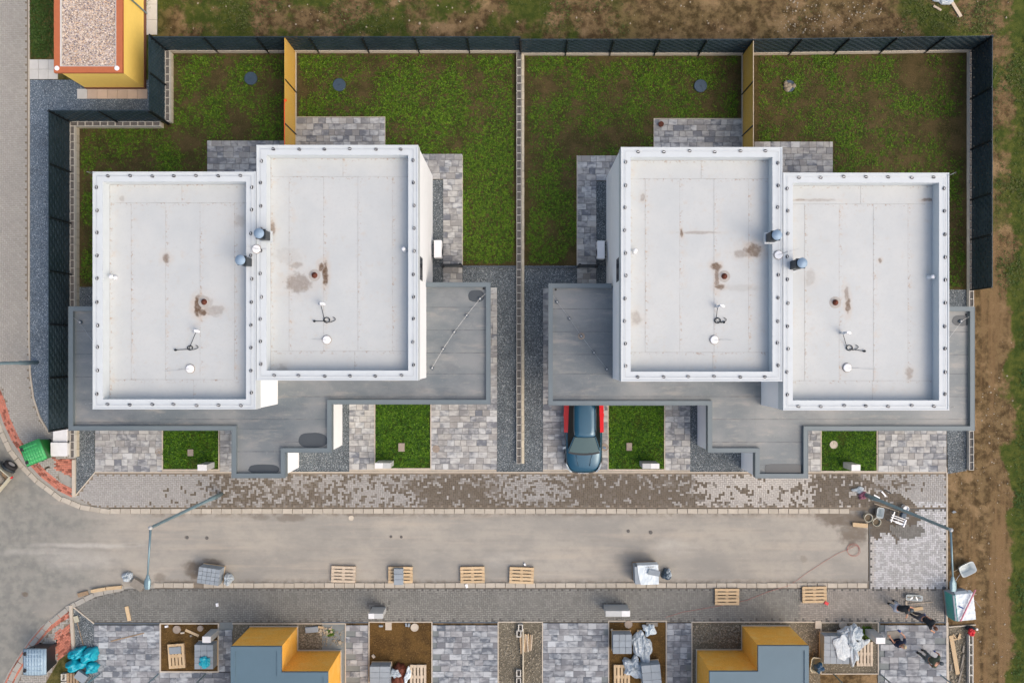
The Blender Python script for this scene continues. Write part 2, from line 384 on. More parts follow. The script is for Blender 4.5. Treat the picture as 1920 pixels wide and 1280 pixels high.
def road_mat():
    m, nt, b = new_mat('dusty_asphalt'); p = pos(nt)
    sx = nt.nodes.new('ShaderNodeSeparateXYZ'); nt.links.new(p, sx.inputs[0])
    n1 = nz(nt, vscale(nt, p, (.45, 1, 1)), .5, 5, .6); n2 = nz(nt, p, 2.5, 4); n3 = nz(nt, p, 60, 2); nst = nz(nt, vscale(nt, p, (.12, 1.6, 1)), 1.2, 4)
    dusty = mixc(nt, mr(nt, n1, .35, .65), lin(164, 158, 147), lin(142, 139, 132))
    dusty = mixc(nt, math_n(nt, 'MULTIPLY', mr(nt, nst, .5, .7), .5), dusty, lin(176, 165, 150))
    dark = mixc(nt, mr(nt, n2, .35, .65), lin(121, 121, 116), lin(139, 138, 130))
    fx = math_n(nt, 'ADD', mr(nt, sx.outputs[0], -24.5, -19.5, 0, 1, False), math_n(nt, 'MULTIPLY', math_n(nt, 'SUBTRACT', n1, .5), 2.2))
    c = mixc(nt, mr(nt, fx, .2, .8), dark, dusty)
    wet = spots(nt, p, [(368, 1068, 22, 16, .9), (395, 1054, 20, 7, .9), (300, 1082, 12, 8, .5), (345, 1094, 45, 5, .6), (545, 970, 30, 7, .55), (490, 970, 14, 5, .5),
                        (47, 1113, 6, 4, .9), (1585, 975, 45, 12, .9), (1600, 1000, 25, 22, .85), (1507, 1047, 7, 6, .35), (1560, 965, 30, 7, .8), (700, 965, 60, 3, .4), (1100, 964, 60, 3, .4),
                        (350, 1007, 4, 3, .5), (245, 1021, 14, 2, .4), (1190, 1046, 34, 14, .22)], 0)
    c = mixc(nt, wet, c, lin(104, 94, 82))
    lt = spots(nt, p, [(140, 1050, 60, 16, .3), (175, 1022, 90, 4, .5), (90, 1035, 80, 6, .35), (1255, 1025, 40, 12, .3), (955, 1050, 40, 12, .2)], 0, .5, 1.0, .8)
    c = mixc(nt, lt, c, lin(192, 188, 180)); c = mixc(nt, math_n(nt, 'MULTIPLY', mr(nt, nz(nt, p, 1.4, 6, .68), .42, .68), .38), c, lin(136, 134, 128)); c = mixc(nt, math_n(nt, 'MULTIPLY', mr(nt, nz(nt, vscale(nt, p, (.5, 1, 1), (9, 3, 0)), 5, 5, .75), .56, .72), .3), c, lin(178, 168, 152))
    sy = nt.nodes.new('ShaderNodeTexWave'); sy.wave_type = 'BANDS'; sy.bands_direction = 'Y'; sy.inputs['Scale'].default_value = .62; sy.inputs['Distortion'].default_value = 3.0; sy.inputs['Detail'].default_value = 3; sy.inputs['Detail Scale'].default_value = .25
    nt.links.new(vscale(nt, p, (.25, 1, 1)), sy.inputs['Vector'])
    c = mixc(nt, math_n(nt, 'MULTIPLY', mr(nt, sy.outputs['Fac'], .72, .98), math_n(nt, 'MULTIPLY', mr(nt, nz(nt, p, 1.1, 5, .7), .42, .62), .28)), c, lin(132, 128, 120))
    edge = math_n(nt, 'MAXIMUM', mr(nt, sx.outputs[1], -8.35, -7.95), mr(nt, sx.outputs[1], -11.15, -11.5))
    c = mixc(nt, math_n(nt, 'MULTIPLY', math_n(nt, 'MULTIPLY', edge, mr(nt, sx.outputs[0], -20, -18)), mr(nt, nz(nt, p, 3, 5, .7), .38, .62, .1, .75)), c, lin(112, 102, 90))
    g2 = nz(nt, p, 130, 2, .8)
    nt.links.new(hsv(nt, c, math_n(nt, 'MULTIPLY', mr(nt, n3, .2, .8, .90, 1.10, False), mr(nt, g2, .3, .7, .88, 1.12, False))), b.inputs['Base Color'])
    b.inputs['Roughness'].default_value = .9; bump(nt, b, n3, .4, .008); return m
M['road'] = road_mat()
def membrane_mat(name, stains, z):
    m, nt, b = new_mat(name); p = pos(nt)
    n1 = nz(nt, p, .8, 5, .6); n2 = nz(nt, p, 9, 4, .65)
    c = mixc(nt, mr(nt, n1, .3, .7), (.470, .495, .495), (.515, .532, .522))
    c = mixc(nt, math_n(nt, 'MULTIPLY', mr(nt, n2, .5, .74), .35), c, (.43, .44, .435)); c = mixc(nt, math_n(nt, 'MULTIPLY', mr(nt, nz(nt, p, 2.6, 6, .7), .55, .74), .26), c, lin(184, 168, 148))
    # specks of rust-brown dirt that collect along the welded seams (u = metres from the sheet's edge)
    uv = nt.nodes.new('ShaderNodeUVMap'); su = nt.nodes.new('ShaderNodeSeparateXYZ'); nt.links.new(uv.outputs[0], su.inputs[0])
    near = math_n(nt, 'MAXIMUM', mr(nt, su.outputs[0], .02, .22, 1, 0), mr(nt, su.outputs[1], .02, .20, 1, 0))
    sp = mr(nt, nz(nt, p, 8, 3, .7), .56, .66)
    haze_ = mr(nt, nz(nt, p, 2.0, 4, .7), .5, .75)
    c = mixc(nt, math_n(nt, 'MULTIPLY', near, math_n(nt, 'MULTIPLY', sp, .75)), c, lin(150, 122, 100))
    c = mixc(nt, math_n(nt, 'MULTIPLY', mr(nt, su.outputs[0], .0, .5, 1, 0), math_n(nt, 'MULTIPLY', haze_, .5)), c, lin(190, 172, 152))
    ln_ = math_n(nt, 'MAXIMUM', mr(nt, su.outputs[0], .016, .036, 1, 0), mr(nt, su.outputs[1], .016, .036, 1, 0))
    c = mixc(nt, math_n(nt, 'MULTIPLY', ln_, mr(nt, nz(nt, p, 3, 3), .3, .7, .12, .6)), c, lin(150, 148, 146))
    wide = spots(nt, p, [(a, d, rx * 1.7, ry * 1.5, st * .42) for a, d, rx, ry, st in stains], z, .5, 3, .7)
    c = mixc(nt, wide, c, lin(186, 160, 132))
    core = spots(nt, p, stains, z, .45, 4.5, .35)
    core = math_n(nt, 'MULTIPLY', core, mr(nt, nz(nt, p, 6, 5, .7), .3, .55, .62, 1, False))
    c = mixc(nt, core, c, lin(88, 62, 34))
    nt.links.new(c, b.inputs['Base Color']); b.inputs['Roughness'].default_value = .55
    bump(nt, b, n2, .12, .01); return m
def lowroof_mat():
    m, nt, b = new_mat('grey_roof_membrane'); p = pos(nt)
    n1 = nz(nt, vscale(nt, p, (.6, 1, 1)), .55, 4, .55); n2 = nz(nt, vscale(nt, p, (.4, 1.6, 1)), 2.2, 5, .65); n3 = nz(nt, p, 8, 4, .7)
    c = mixc(nt, mr(nt, n1, .34, .66), lin(102, 110, 114), lin(129, 132, 132))
    c = mixc(nt, math_n(nt, 'MULTIPLY', mr(nt, n2, .5, .72), .5), c, lin(154, 150, 143))
    c = mixc(nt, math_n(nt, 'MULTIPLY', mr(nt, n3, .58, .75), .3), c, lin(170, 164, 155))
    nt.links.new(c, b.inputs['Base Color']); b.inputs['Roughness'].default_value = .38
    nt.links.new(mr(nt, n2, .3, .7, .32, .5, False), b.inputs['Roughness'])
    uv = nt.nodes.new('ShaderNodeUVMap'); su = nt.nodes.new('ShaderNodeSeparateXYZ'); nt.links.new(uv.outputs[0], su.inputs[0])
    seam = math_n(nt, 'MULTIPLY', mr(nt, su.outputs[0], .018, .045, 1, 0), mr(nt, nz(nt, p, 2.5, 3), .3, .65, .15, .8))
    wet = math_n(nt, 'MULTIPLY', mr(nt, nz(nt, vscale(nt, p, (.5, 1, 1), (4, 2, 0)), .9, 5, .6), .52, .66), .35)
    c = mixc(nt, wet, c, lin(88, 94, 100)); c = mixc(nt, math_n(nt, 'MULTIPLY', mr(nt, nz(nt, p, 26, 3, .7), .55, .75), .22), c, lin(168, 166, 162)); c = mixc(nt, seam, c, lin(76, 80, 86)); nt.links.new(c, b.inputs['Base Color'])
    b.inputs['Metallic'].default_value = .1
    bump(nt, b, n2, .06, .02); return m
M['lowroof'] = lowroof_mat()
M['puddle'] = simple('wet_film', lin(72, 77, 80), .08, 0, var=.06, scale=1.5, bmp=0, spec=.6)
M['grass'] = simple('grass_blades', (1, 1, 1), .6, var=.1, scale=4, attr=True, bmp=0, spec=.25)

# ------------------------------------------------------------------ setting: ground, beds, paving
def sheet(name, pts, z, mat, parent=None):
    """flat sheet of survey pixels on the ground"""
    mb = MB(); w = [P(x, y, 0) for x, y in pts]
    pts2 = [(v.x, v.y) for v in w]
    a = sum(pts2[i][0] * pts2[(i + 1) % len(pts2)][1] - pts2[(i + 1) % len(pts2)][0] * pts2[i][1] for i in range(len(pts2)))
    if a < 0: pts2 = pts2[::-1]
    n = len(pts2); mb.v = [(x, y, z) for x, y in pts2]; mb.face(range(n))
    o = link(name, mb.mesh(name, mat)); o['kind'] = 'structure'; return o
def rect(x0, y0, x1, y1): return [(x0, y0), (x1, y0), (x1, y1), (x0, y1)]
g = MB(); g.quadv([(-400, -400, -.03), (400, -400, -.03), (400, 400, -.03), (-400, 400, -.03)])
tag(link('ground', g.mesh('ground', M['ground'])), kind='structure')
# road: intersection on the left, then the dead-end street
road = sheet('road', [(-500, 700), (-60, 640), (-10, 715), (0, 790), (14, 830), (40, 872), (75, 908), (115, 936), (160, 952), (205, 958), (1628, 957), (1628, 1096), (285, 1096), (235, 1100), (180, 1112),
                      (135, 1133), (95, 1163), (60, 1203), (25, 1255), (-5, 1310), (-40, 1400), (-500, 1500)], 0.0, M['road'])

def inside(poly, x, y):
    c = False; n = len(poly); j = n - 1
    for i in range(n):
        xi, yi = poly[i]; xj, yj = poly[j]
        if (yi > y) != (yj > y) and x < (xj - xi) * (y - yi) / (yj - yi) + xi: c = not c
        j = i
    return c
def herring(name, poly, z, colfn, bed, bedmat, unit=.0965, holes=(), label=None, skip=None):
    """90 degree herringbone of real blocks cut out of a survey polygon (photo pixels on the ground)"""
    xs = [p[0] for p in poly]; ys = [p[1] for p in poly]
    u = unit / S; mb = MB(); g_ = .004; zt = z + .03
    i0, i1 = int(min(xs) / u) - 1, int(max(xs) / u) + 2; j0, j1 = int(min(ys) / u) - 1, int(max(ys) / u) + 2
    for j in range(j0, j1):
        for i in range(i0, i1):
            c = (i - j) % 4
            if c == 0: w, h = 2, 1
            elif c == 3: w, h = 1, 2
            else: continue
            cx, cy = (i + w / 2) * u, (j + h / 2) * u
            ok = True
            for ex, ey in ((i + .2, j + .2), (i + w - .2, j + h - .2)):
                if not inside(poly, ex * u, ey * u): ok = False
            if not ok: continue
            if any(inside(hh, cx, cy) for hh in holes): continue
            if skip and skip(cx, cy): continue
            col, dz = colfn(cx, cy)
            a = P(i * u, j * u); b = P((i + w) * u, (j + h) * u)
            mb.box(a.x + g_, b.y + g_, z, b.x - g_, a.y - g_, zt + dz, 0, col, taper=.004, bottom=False)
    s = sheet(bed, poly, z + .012, bedmat)
    o = link('paving_block', mb.mesh('paving_block', M['herring']), s); o['kind'] = 'stuff'
    return s
def jit(c, a=.12):
    f = 1 + random.uniform(-a, a); return (c[0] * f, c[1] * f, c[2] * f)
CL = lin(162, 160, 156); CD = lin(96, 87, 75); CM = lin(150, 146, 142)
# how much of the upper pavement is still covered by jointing sand, sampled along x for three depths
DX = [140, 200, 250, 300, 350, 385, 400, 440, 480, 520, 560, 600, 640, 690, 740, 780, 800, 830, 870, 900, 930, 960, 990, 1030, 1060, 1080, 1120, 1160, 1200, 1260, 1292, 1310, 1340, 1400, 1460, 1520, 1530, 1560, 1600, 1620, 1650, 1700, 1740, 1775]
D0 = [0, 0, 0, 0, 0, .1, .55, .45, .35, .4, .35, .45, .4, .35, .35, .5, .7, .85, .7, .6, .5, .3, .2, .25, .55, .8, .85, .85, .75, .6, .5, .15, .12, .12, .15, .25, .85, .85, .8, .6, .35, .2, .0, .0]
D1 = [0, 0, 0, 0, .1, .2, .55, .7, .55, .55, .5, .55, .3, .25, .3, .5, .85, .95, .95, .9, .7, .4, .35, .35, .5, .85, .95, .95, .95, .9, .9, .4, .12, .15, .15, .25, .9, .95, .95, .9, .6, .3, .0, .0]
D2 = [0, 0, 0, .15, .3, .4, .7, .7, .75, .85, .8, .8, .5, .3, .3, .35, .8, .95, .95, .95, .9, .6, .55, .6, .8, .95, .95, .95, .95, .95, .95, .8, .5, .3, .3, .4, .9, .95, .95, .95, .9, .8, .5, .1]
def dirty(x, y):
    t = (y - 886) / 66
    a = np.interp(x, DX, D0); b = np.interp(x, DX, D1); c = np.interp(x, DX, D2)
    d = a + (b - a) * max(0, min(1, t * 2)) if t < .5 else b + (c - b) * min(1, (t - .5) * 2)
    if y > 952: d = .0
    if x > 1590 and y > 918:
        # sand spilled round the mason's tools
        e = ((x - 1650) / 75) ** 2 + ((y - 965) / 44) ** 2 + .9 * noise.noise((x / 22, y / 22, 3))
        d = .95 if e < 1 else (.0 if x > 1660 or y > 952 else d * .3)
    return d
def col_upper(x, y):
    d = dirty(x, y)
    n1 = noise.noise((x / 16, y / 16, 0)) * .55 + noise.noise((x / 5, y / 5, 9)) * .35
    if x > 1630 and y > 985:
        e = ((x - 1700) / 26) ** 2 + ((y - 992) / 14) ** 2
        if e < 1.5: return jit(lin(118, 116, 110)), 0
    if d > 0.02 and random.random() < d + n1 * (.95 if d < .9 else .45) * (1 if d < .97 else 0):
        k = random.random() ** 3 * (.45 if d < .85 else .15); return jit(tuple(a + (b - a) * k for a, b in zip(CD, CL)), .06), -.010
    c = CL if x < 1640 or y < 940 else (lin(190, 190, 190) if random.random() < .5 else lin(170, 170, 168))
    if 1300 < x < 1640: c = lin(182, 178, 172)
    k = min(.55, max(0, d)) * random.uniform(.1, .7); c = tuple(a + (b - a) * k for a, b in zip(c, CD)); return jit(c, .08), random.uniform(-.001, .002)
UP = [(141, 930), (178, 886), (1775, 886), (1775, 1102), (1774, 1166), (1660, 1166), (1630, 1166), (1630, 960), (1606, 952), (200, 952), (170, 948)]
up1 = herring('sidewalk', [(141, 930), (178, 886), (1775, 886), (1775, 952), (200, 952), (170, 948)], .0, col_upper, 'pavement', M['joint_light'])
up2 = herring('sidewalk', [(1629, 952.5), (1775, 952.5), (1775, 1103), (1629, 1103)], .0, col_upper, 'paved_area', M['joint_dark'])
def col_lower(x, y):
    n1 = noise.noise((x / 30, y / 30, 5)); c = lin(120, 120, 115) if x < 700 else lin(126, 125, 119)
    if x > 1500: c = lin(145, 140, 132)
    f = 1 + .10 * n1; c = tuple(v * f for v in c)
    return jit(c, .13), random.uniform(-.001, .001)
holes_lower = []
def skip_lower(x, y):
    if y > 1160 and int(x / 14.6) % 1 == 0 and (x % 14.6) < 4.2 and random.random() < .55: return True
    if y < 1106 and random.random() < .05: return True
    if 690 < x < 733 and 1128 < y < 1140 and random.random() < .8: return True
    if 1128 < x < 1176 and 1128 < y < 1136 and random.random() < .8: return True
    return False
herring('footpath', [(135, 1134), (180, 1116), (235, 1104), (290, 1102.5), (1629, 1102.5), (1629, 1103.5), (1774, 1103.5), (1774, 1166), (177, 1166)], .0, col_lower, 'footpath', M['joint_dark'], skip=skip_lower)
def col_west(x, y):
    f = 1 + .06 * noise.noise((x / 40, y / 40, 2)); return jit(tuple(v * f for v in lin(160, 157, 150)), .06), random.uniform(-.001, .001)
herring('path', [(-60, -60), (53, -60), (54, 640), (56, 700), (61, 740), (72, 780), (90, 806), (120, 812), (126, 858), (76, 884), (40, 850), (22, 800), (6, 740), (0, 718), (-60, 690)], .0, col_west, 'walkway', M['joint_light'])
herring('path', [(104, 862), (112, 900), (136, 924), (92, 893), (76, 885)], .0, col_west, 'walkway', M['joint_light'])
herring('path', [(132, 1150), (132, 1160), (108, 1205), (110, 1238), (80, 1290), (40, 1330), (10, 1330), (52, 1240), (95, 1180)], .0, col_west, 'walkway', M['joint_light'])
def col_red(x, y):
    return jit(lin(186, 118, 98) if random.random() < .8 else lin(140, 84, 68), .14), random.uniform(-.001, .002)
def brick_rows(name, poly, ang, bedname, colf=col_red, rw=.098, ln=.2):
    """running-bond red pavers whose rows follow ang"""
    xs = [p[0] for p in poly]; ys = [p[1] for p in poly]; cx, cy = sum(xs) / len(xs), sum(ys) / len(ys)
    a = rw / S; b = ln / S; mb = MB(); ca, sa = math.cos(ang), math.sin(ang); n = 60
    for j in range(-n, n):
        for i in range(-n // 2, n // 2):
            u = (i + .5 * (j % 2)) * b; v = j * a; x = cx + u * ca - v * sa; y = cy + u * sa + v * ca
            if not inside(poly, x, y): continue
            c, dz = colf(x, y); w = P(x, y)
            mb.obox((w.x, w.y, .015 + dz), ln - .012, rw - .012, .034, -ang, 0, c)
    s = sheet(bedname, poly, .012, M['joint_light'])
    o = link('red_paver', mb.mesh('red_paver', M['herring']), s); o['kind'] = 'stuff'
brick_rows('red', [(101, 858), (139, 862), (138, 898), (120, 886), (103, 880)], 0, 'tactile_paving')
brick_rows('red', [(104, 1184), (132, 1170), (137, 1218), (108, 1238)], -R(38), 'tactile_paving')
def red_band(pts, w, bedname):
    """band of red pavers along a curve"""
    mb = MB(); P0 = [Vector(p) for p in pts]; bl = .2 / S
    L = [0]
    for a, b in zip(P0, P0[1:]): L.append(L[-1] + (b - a).length)
    n = int(L[-1] / bl); rows = 4
    def at(s):
        for k in range(len(L) - 1):
            if s <= L[k + 1]: t = (s - L[k]) / (L[k + 1] - L[k]); d = (P0[k + 1] - P0[k]).normalized(); return P0[k].lerp(P0[k + 1], t), d
        return P0[-1], (P0[-1] - P0[-2]).normalized()
    for r_ in range(rows):
        for i in range(n):
            p, d = at((i + .5 + .5 * (r_ % 2)) * bl); nn = Vector((-d.y, d.x)); off = (r_ - rows / 2 + .5) * w / rows
            q = p + nn * off; wv = P(q.x, q.y)
            c, dz = col_red(0, 0)
            mb.obox((wv.x, wv.y, .015 + dz), .188, w / rows * S - .01, .034, -math.atan2(d.y, d.x), 0, c)
    poly = []
    for k, p in enumerate(P0):
        d = (P0[min(k + 1, len(P0) - 1)] - P0[max(k - 1, 0)]).normalized(); nn = Vector((-d.y, d.x)); poly.append(tuple(p + nn * (w / 2 + 3)))
    for k, p in reversed(list(enumerate(P0))):
        d = (P0[min(k + 1, len(P0) - 1)] - P0[max(k - 1, 0)]).normalized(); nn = Vector((-d.y, d.x)); poly.append(tuple(p - nn * (w / 2 + 3)))
    s = sheet(bedname, poly, .008, M['kerb_grey'])
    o = link('red_paver', mb.mesh('red_paver', M['herring']), s); o['kind'] = 'stuff'
red_band([(-14, 715), (2, 752), (14, 790), (30, 824), (54, 858), (82, 888), (112, 912), (140, 926)], 15, 'paving_band')
red_band([(131, 1148), (110, 1160), (84, 1180), (62, 1206), (42, 1236), (24, 1266), (8, 1300)], 15, 'paving_band')

# kerbs: every stone its own piece
def kerb(name, pts, w, ln, mat, z0=-.02, z1=.055, label=None, jit_=.006, skip=()):
    root = link(name, None); root.empty_display_size = .2; root['kind'] = 'structure'
    P0 = [P(*p) for p in pts]; L = [0]
    for a, b in zip(P0, P0[1:]): L.append(L[-1] + (b - a).length)
    n = max(1, round(L[-1] / ln)); l = L[-1] / n
    mb = MB().box(-l / 2 + .007, -w / 2, 0, l / 2 - .007, w / 2, z1 - z0, taper=.008, bottom=False); me = mb.mesh('kerb_stone', mat)
    for i in range(n):
        if i in skip: continue
        s = (i + .5) * l
        for k in range(len(L) - 1):
            if s <= L[k + 1] + 1e-6:
                t = (s - L[k]) / (L[k + 1] - L[k]); d = (P0[k + 1] - P0[k]).normalized(); p = P0[k].lerp(P0[k + 1], t); break
        link('kerb_stone', me, root, (p.x + random.uniform(-jit_, jit_), p.y + random.uniform(-jit_, jit_), z0 + random.uniform(-.008, .004)), math.atan2(d.y, d.x) + random.uniform(-.012, .012))
    return root
kerb('kerb', [(-9, 775), (2, 808), (18, 842), (40, 872), (70, 902), (110, 932), (152, 950), (200, 957.5), (1592, 957.5)], .25, .5, M['kerb'])
kerb('kerb', [(1626, 1096.5), (288, 1096.5)], .25, .5, M['kerb'], skip=(72, 73, 66))
kerb('kerb', [(232, 1101), (180, 1113), (132, 1137), (92, 1169), (58, 1210), (28, 1258), (4, 1310)], .25, .5, M['kerb_grey'])
def edging(pts, w=.05, z=.05, mat='concrete', name='edging_strip'):
    mb = MB()
    for q, (a, b) in enumerate(zip(pts, pts[1:])):
        A, B = P(*a), P(*b); d = (B - A); c = (A + B) / 2
        mb.obox((c.x, c.y, z / 2 + .0017 * q), d.length + w * .2, w, z, math.atan2(d.y, d.x))
    o = link(name, mb.mesh(name, M[mat])); o['kind'] = 'structure'; return o
edging([(1775, 886), (1775, 1166)], .08, .045); edging([(1775, 1166), (1777, 1300)], .12, .05)
edging([(178, 886), (141, 930)], .05, .045); edging([(55, -60), (55, 640), (57, 700), (63, 745), (75, 783), (93, 812)], .07, .045)
edging([(178, 885), (1775, 885)], .05, .044)
edging([(140, 862), (140, 930)], .15, .12); edging([(134, 1134), (140, 1225)], .14, .12); edging([(134, 1134), (177, 1168)], .05, .05)
edging([(177, 1168), (300, 1168)], .08, .03, 'dark_joint'); edging([(604, 1166), (690, 1166)], .06, .04, 'dark_joint'); edging([(810, 1166), (935, 1166)], .06, .04, 'dark_joint'); edging([(1646, 1166), (1775, 1166)], .06, .04, 'dark_joint')
edging([(1769, 1098), (1772, 1166)], .05, .05, 'dark_joint')

# gravel beds
sheet('concrete_strip', rect(170, 876, 1776, 888), -.004, M['concrete']); sheet('concrete_strip', [(-30, 700), (6, 716), (120, 800), (142, 858), (141, 928), (205, 950), (205, 958), (150, 950), (100, 926), (60, 892), (20, 846), (0, 810), (-30, 770)], -.004, M['kerb_grey'])
sheet('concrete_strip', [(134, 1133), (170, 1112), (240, 1098), (290, 1094), (290, 1104), (200, 1116), (140, 1142), (134, 1170), (60, 1290), (-10, 1330), (60, 1200), (100, 1155)], -.004, M['kerb_grey']); sheet('dirt_strip', rect(1500, 950, 1640, 962), -.004, M['joint_light'])
sheet('dirt_strip', rect(285, 1088, 1632, 1104), -.006, M['joint_light']); sheet('dirt_strip', rect(965, 860, 986, 884), .002, M['gravel'])
def gravel(pts, mat='gravel', z=.010): return sheet('gravel_bed', pts, z, M[mat])
gravel([(55, 150), (280, 150), (280, 236), (134, 236), (134, 700), (128, 800), (92, 808), (76, 780), (64, 745), (57, 700), (55, 640)], 'gravel_blue')
gravel([(147, 790), (178, 790), (178, 885), (141, 929), (143, 862)]); gravel([(148, 538), (300, 538), (300, 640), (148, 640)], 'gravel')
gravel(rect(533, 735, 655, 884)); gravel(rect(931, 498, 969, 884)); gravel(rect(867, 498, 931, 545)); gravel(rect(804, 337, 831, 545))
gravel(rect(983, 498, 1018, 884)); gravel(rect(1018, 498, 1082, 545)); gravel(rect(1118, 340, 1146, 545)); gravel(rect(1294, 735, 1420, 884))
gravel([(1775, 790), (1812, 790), (1812, 882), (1777, 888)]); gravel(rect(1700, 543, 1812, 640))
gravel([(136, 1137), (177, 1170), (177, 1300), (140, 1300), (140, 1225)], 'gravel')

# patios, drives and side paths: every paver its own piece
PMESH = {}
def paver_mesh(w, h, mat):
    k = (round(w, 3), round(h, 3), mat)
    if k not in PMESH:
        PMESH[k] = MB().box(-w / 2 + .003, -h / 2 + .003, 0, w / 2 - .003, h / 2 - .003, .05, taper=.004, bottom=False).mesh('paver', M[mat])
    return PMESH[k]
def paved(name, x0, y0, x1, y1, row=.295, widths=(.3, .36, .45, .5), mat='paver', bed='paver_bed', seed=0, skipf=None, edge=True, z=.0):
    rnd = random.Random(seed + int(x0)); s = sheet(name, rect(x0, y0, x1, y1), z + .014, M[bed])
    A = P(x0, y0); B = P(x1, y1); W = B.x - A.x; D = A.y - B.y
    n = max(1, round(D / row)); rh = D / n
    for j in range(n):
        x = 0.0; 
        first = True
        while x < W - .02:
            w = rnd.choice(widths) if not first else rnd.choice(widths + (.22,))
            first = False
            if W - x - w < .16: w = W - x
            cx, cy = A.x + x + w / 2, A.y - (j + .5) * rh
            px, py = NX + cx / S, NY - cy / S
            if not (skipf and skipf(px, py, j, x, W)):
                link('paver', paver_mesh(w, rh, mat), s, (cx, cy, z + rnd.uniform(-.002, .002)))
            x += w
    return s
paved('patio', 389, 264, 551, 340, seed=1); paved('patio', 556, 221, 722, 300, seed=2); paved('patio', 786, 289, 867, 336, seed=3)
paved('garden_path', 831, 336, 867, 545, seed=4); paved('driveway', 179, 790, 304, 884, seed=5); paved('garden_path', 413, 790, 446, 884, seed=6)
paved('driveway', 808, 735, 932, 880, seed=7); paved('garden_path', 655, 735, 702, 880, seed=8); paved('driveway', 905, 539, 932, 735, seed=9)
paved('patio', 1226, 224, 1391, 300, seed=10); paved('patio', 1414, 266, 1561, 345, seed=11); paved('patio', 1082, 292, 1170, 339, seed=12)
paved('garden_path', 1082, 339, 1118, 545, seed=13); paved('driveway', 1018, 735, 1140, 880, seed=14); paved('driveway', 1018, 540, 1045, 735, seed=15)
paved('garden_path', 1247, 735, 1294, 881, seed=16); paved('garden_path', 1500, 790, 1538, 883, seed=17); paved('driveway', 1646, 790, 1774, 884, seed=18)
# the unfinished plots in front
NW = (.3, .42, .5, .6)
paved('patio', 177, 1171, 300, 1290, .30, NW, 'paver_new', 'sand_bed', 20); paved('patio', 300, 1259, 432, 1290, .30, NW, 'paver_new', 'sand_bed', 21)
paved('patio', 411, 1180, 436, 1258, .30, (.3, .35), 'paver_new', 'sand_bed', 22)
paved('patio', 648, 1171, 690, 1290, .295, (.36, .5), 'paver_new', 'sand_bed', 23, skipf=lambda x, y, j, u, W: (j % 2 == 1 and u < .3))
paved('patio', 811, 1171, 933, 1290, .30, NW, 'paver_new', 'sand_bed', 24, skipf=lambda x, y, j, u, W: (j % 2 == 1 and u < .2))
paved('patio', 1018, 1167, 1140, 1290, .30, NW, 'paver_new', 'sand_bed', 25, skipf=lambda x, y, j, u, W: (j % 2 == 1 and u > W - .4))
paved('patio', 1250, 1167, 1296, 1290, .295, (.3, .36), 'paver_new', 'sand_bed', 26, skipf=lambda x, y, j, u, W: (j % 2 == 1 and u > W - .4 and j > 1))
paved('patio', 1650, 1171, 1774, 1290, .307, (.45, .6), 'paver_new', 'sand_bed', 27, skipf=lambda x, y, j, u, W: (j % 2 == 0 and u < .2) or (x > 1755 and 1195 < y < 1207))
sheet('sand_bed', rect(604, 1166, 648, 1290), .006, M['sand_bed']); sheet('sand_bed', rect(1646, 1166, 1650, 1290), .006, M['sand_bed']); sheet('sand_bed', rect(411, 1166, 437, 1180), .006, M['sand_bed'])
sheet('soil_bed', rect(302, 1168, 410, 1258), .008, M['soil_brown']); sheet('soil_bed', rect(692, 1165, 809, 1290), .008, M['soil_brown']); sheet('soil_bed', rect(1141, 1163, 1249, 1290), .008, M['soil_brown'])
sheet('gravel_bed', rect(436, 1166, 604, 1300), .004, M['gravel_rough']); sheet('gravel_bed', rect(935, 1165, 1017, 1290), .004, M['gravel_rough'])
sheet('gravel_bed', rect(1297, 1166, 1538, 1300), .004, M['gravel_rough']); sheet('soil_bed', rect(1539, 1166, 1646, 1262), .008, M['gravel_rough']); sheet('soil_bed', rect(1777, 1172, 1815, 1300), .008, M['gravel_rough'])
edging([(301, 1168), (410, 1168), (410, 1258), (301, 1258), (301, 1168)], .06, .05); edging([(436, 1168), (648, 1168), (648, 1290)], .05, .05)
edging([(692, 1290), (692, 1165), (810, 1165), (810, 1290)], .05, .05); edging([(934, 1290), (934, 1165), (1017, 1165), (1017, 1290)], .05, .05)
edging([(1141, 1290), (1141, 1163), (1250, 1163)], .05, .05); edging([(1249, 1163), (1249, 1290)], .05, .05); edging([(1297, 1290), (1297, 1165), (1539, 1165), (1539, 1262)], .05, .05)
edging([(1539, 1166), (1646, 1166), (1646, 1262), (1539, 1262)], .05, .05); edging([(1778, 1174), (1828, 1170)], .05, .08)

# lawns and their grass
sheet('garden_soil', [(148, 240), (322, 240), (322, 98), (554, 98), (554, 498), (148, 541)], .0, M['soil']); sheet('garden_soil', rect(557, 98, 968, 498), .0, M['soil'])
sheet('garden_soil', rect(983, 101, 1391, 498), .0, M['soil']); sheet('garden_soil', rect(1414, 97, 1813, 545), .0, M['soil'])
LAWNS = [(305, 790, 411, 880), (703, 735, 808, 878), (1140, 735, 1246, 880), (1539, 790, 1644, 883)]
for L_ in LAWNS:
    sheet('lawn', rect(*L_), .006, M['lawn_base']); x0, y0, x1, y1 = L_
    edging([(x0, y0), (x0, y1), (x1, y1), (x1, y0)], .05, .05)
edging([(867, 292), (867, 498)], .04, .05); edging([(556, 220), (722, 220), (722, 290)], .03, .05); edging([(1082, 292), (1082, 498)], .04, .05); edging([(1226, 300), (1226, 223), (1391, 223)], .03, .05)

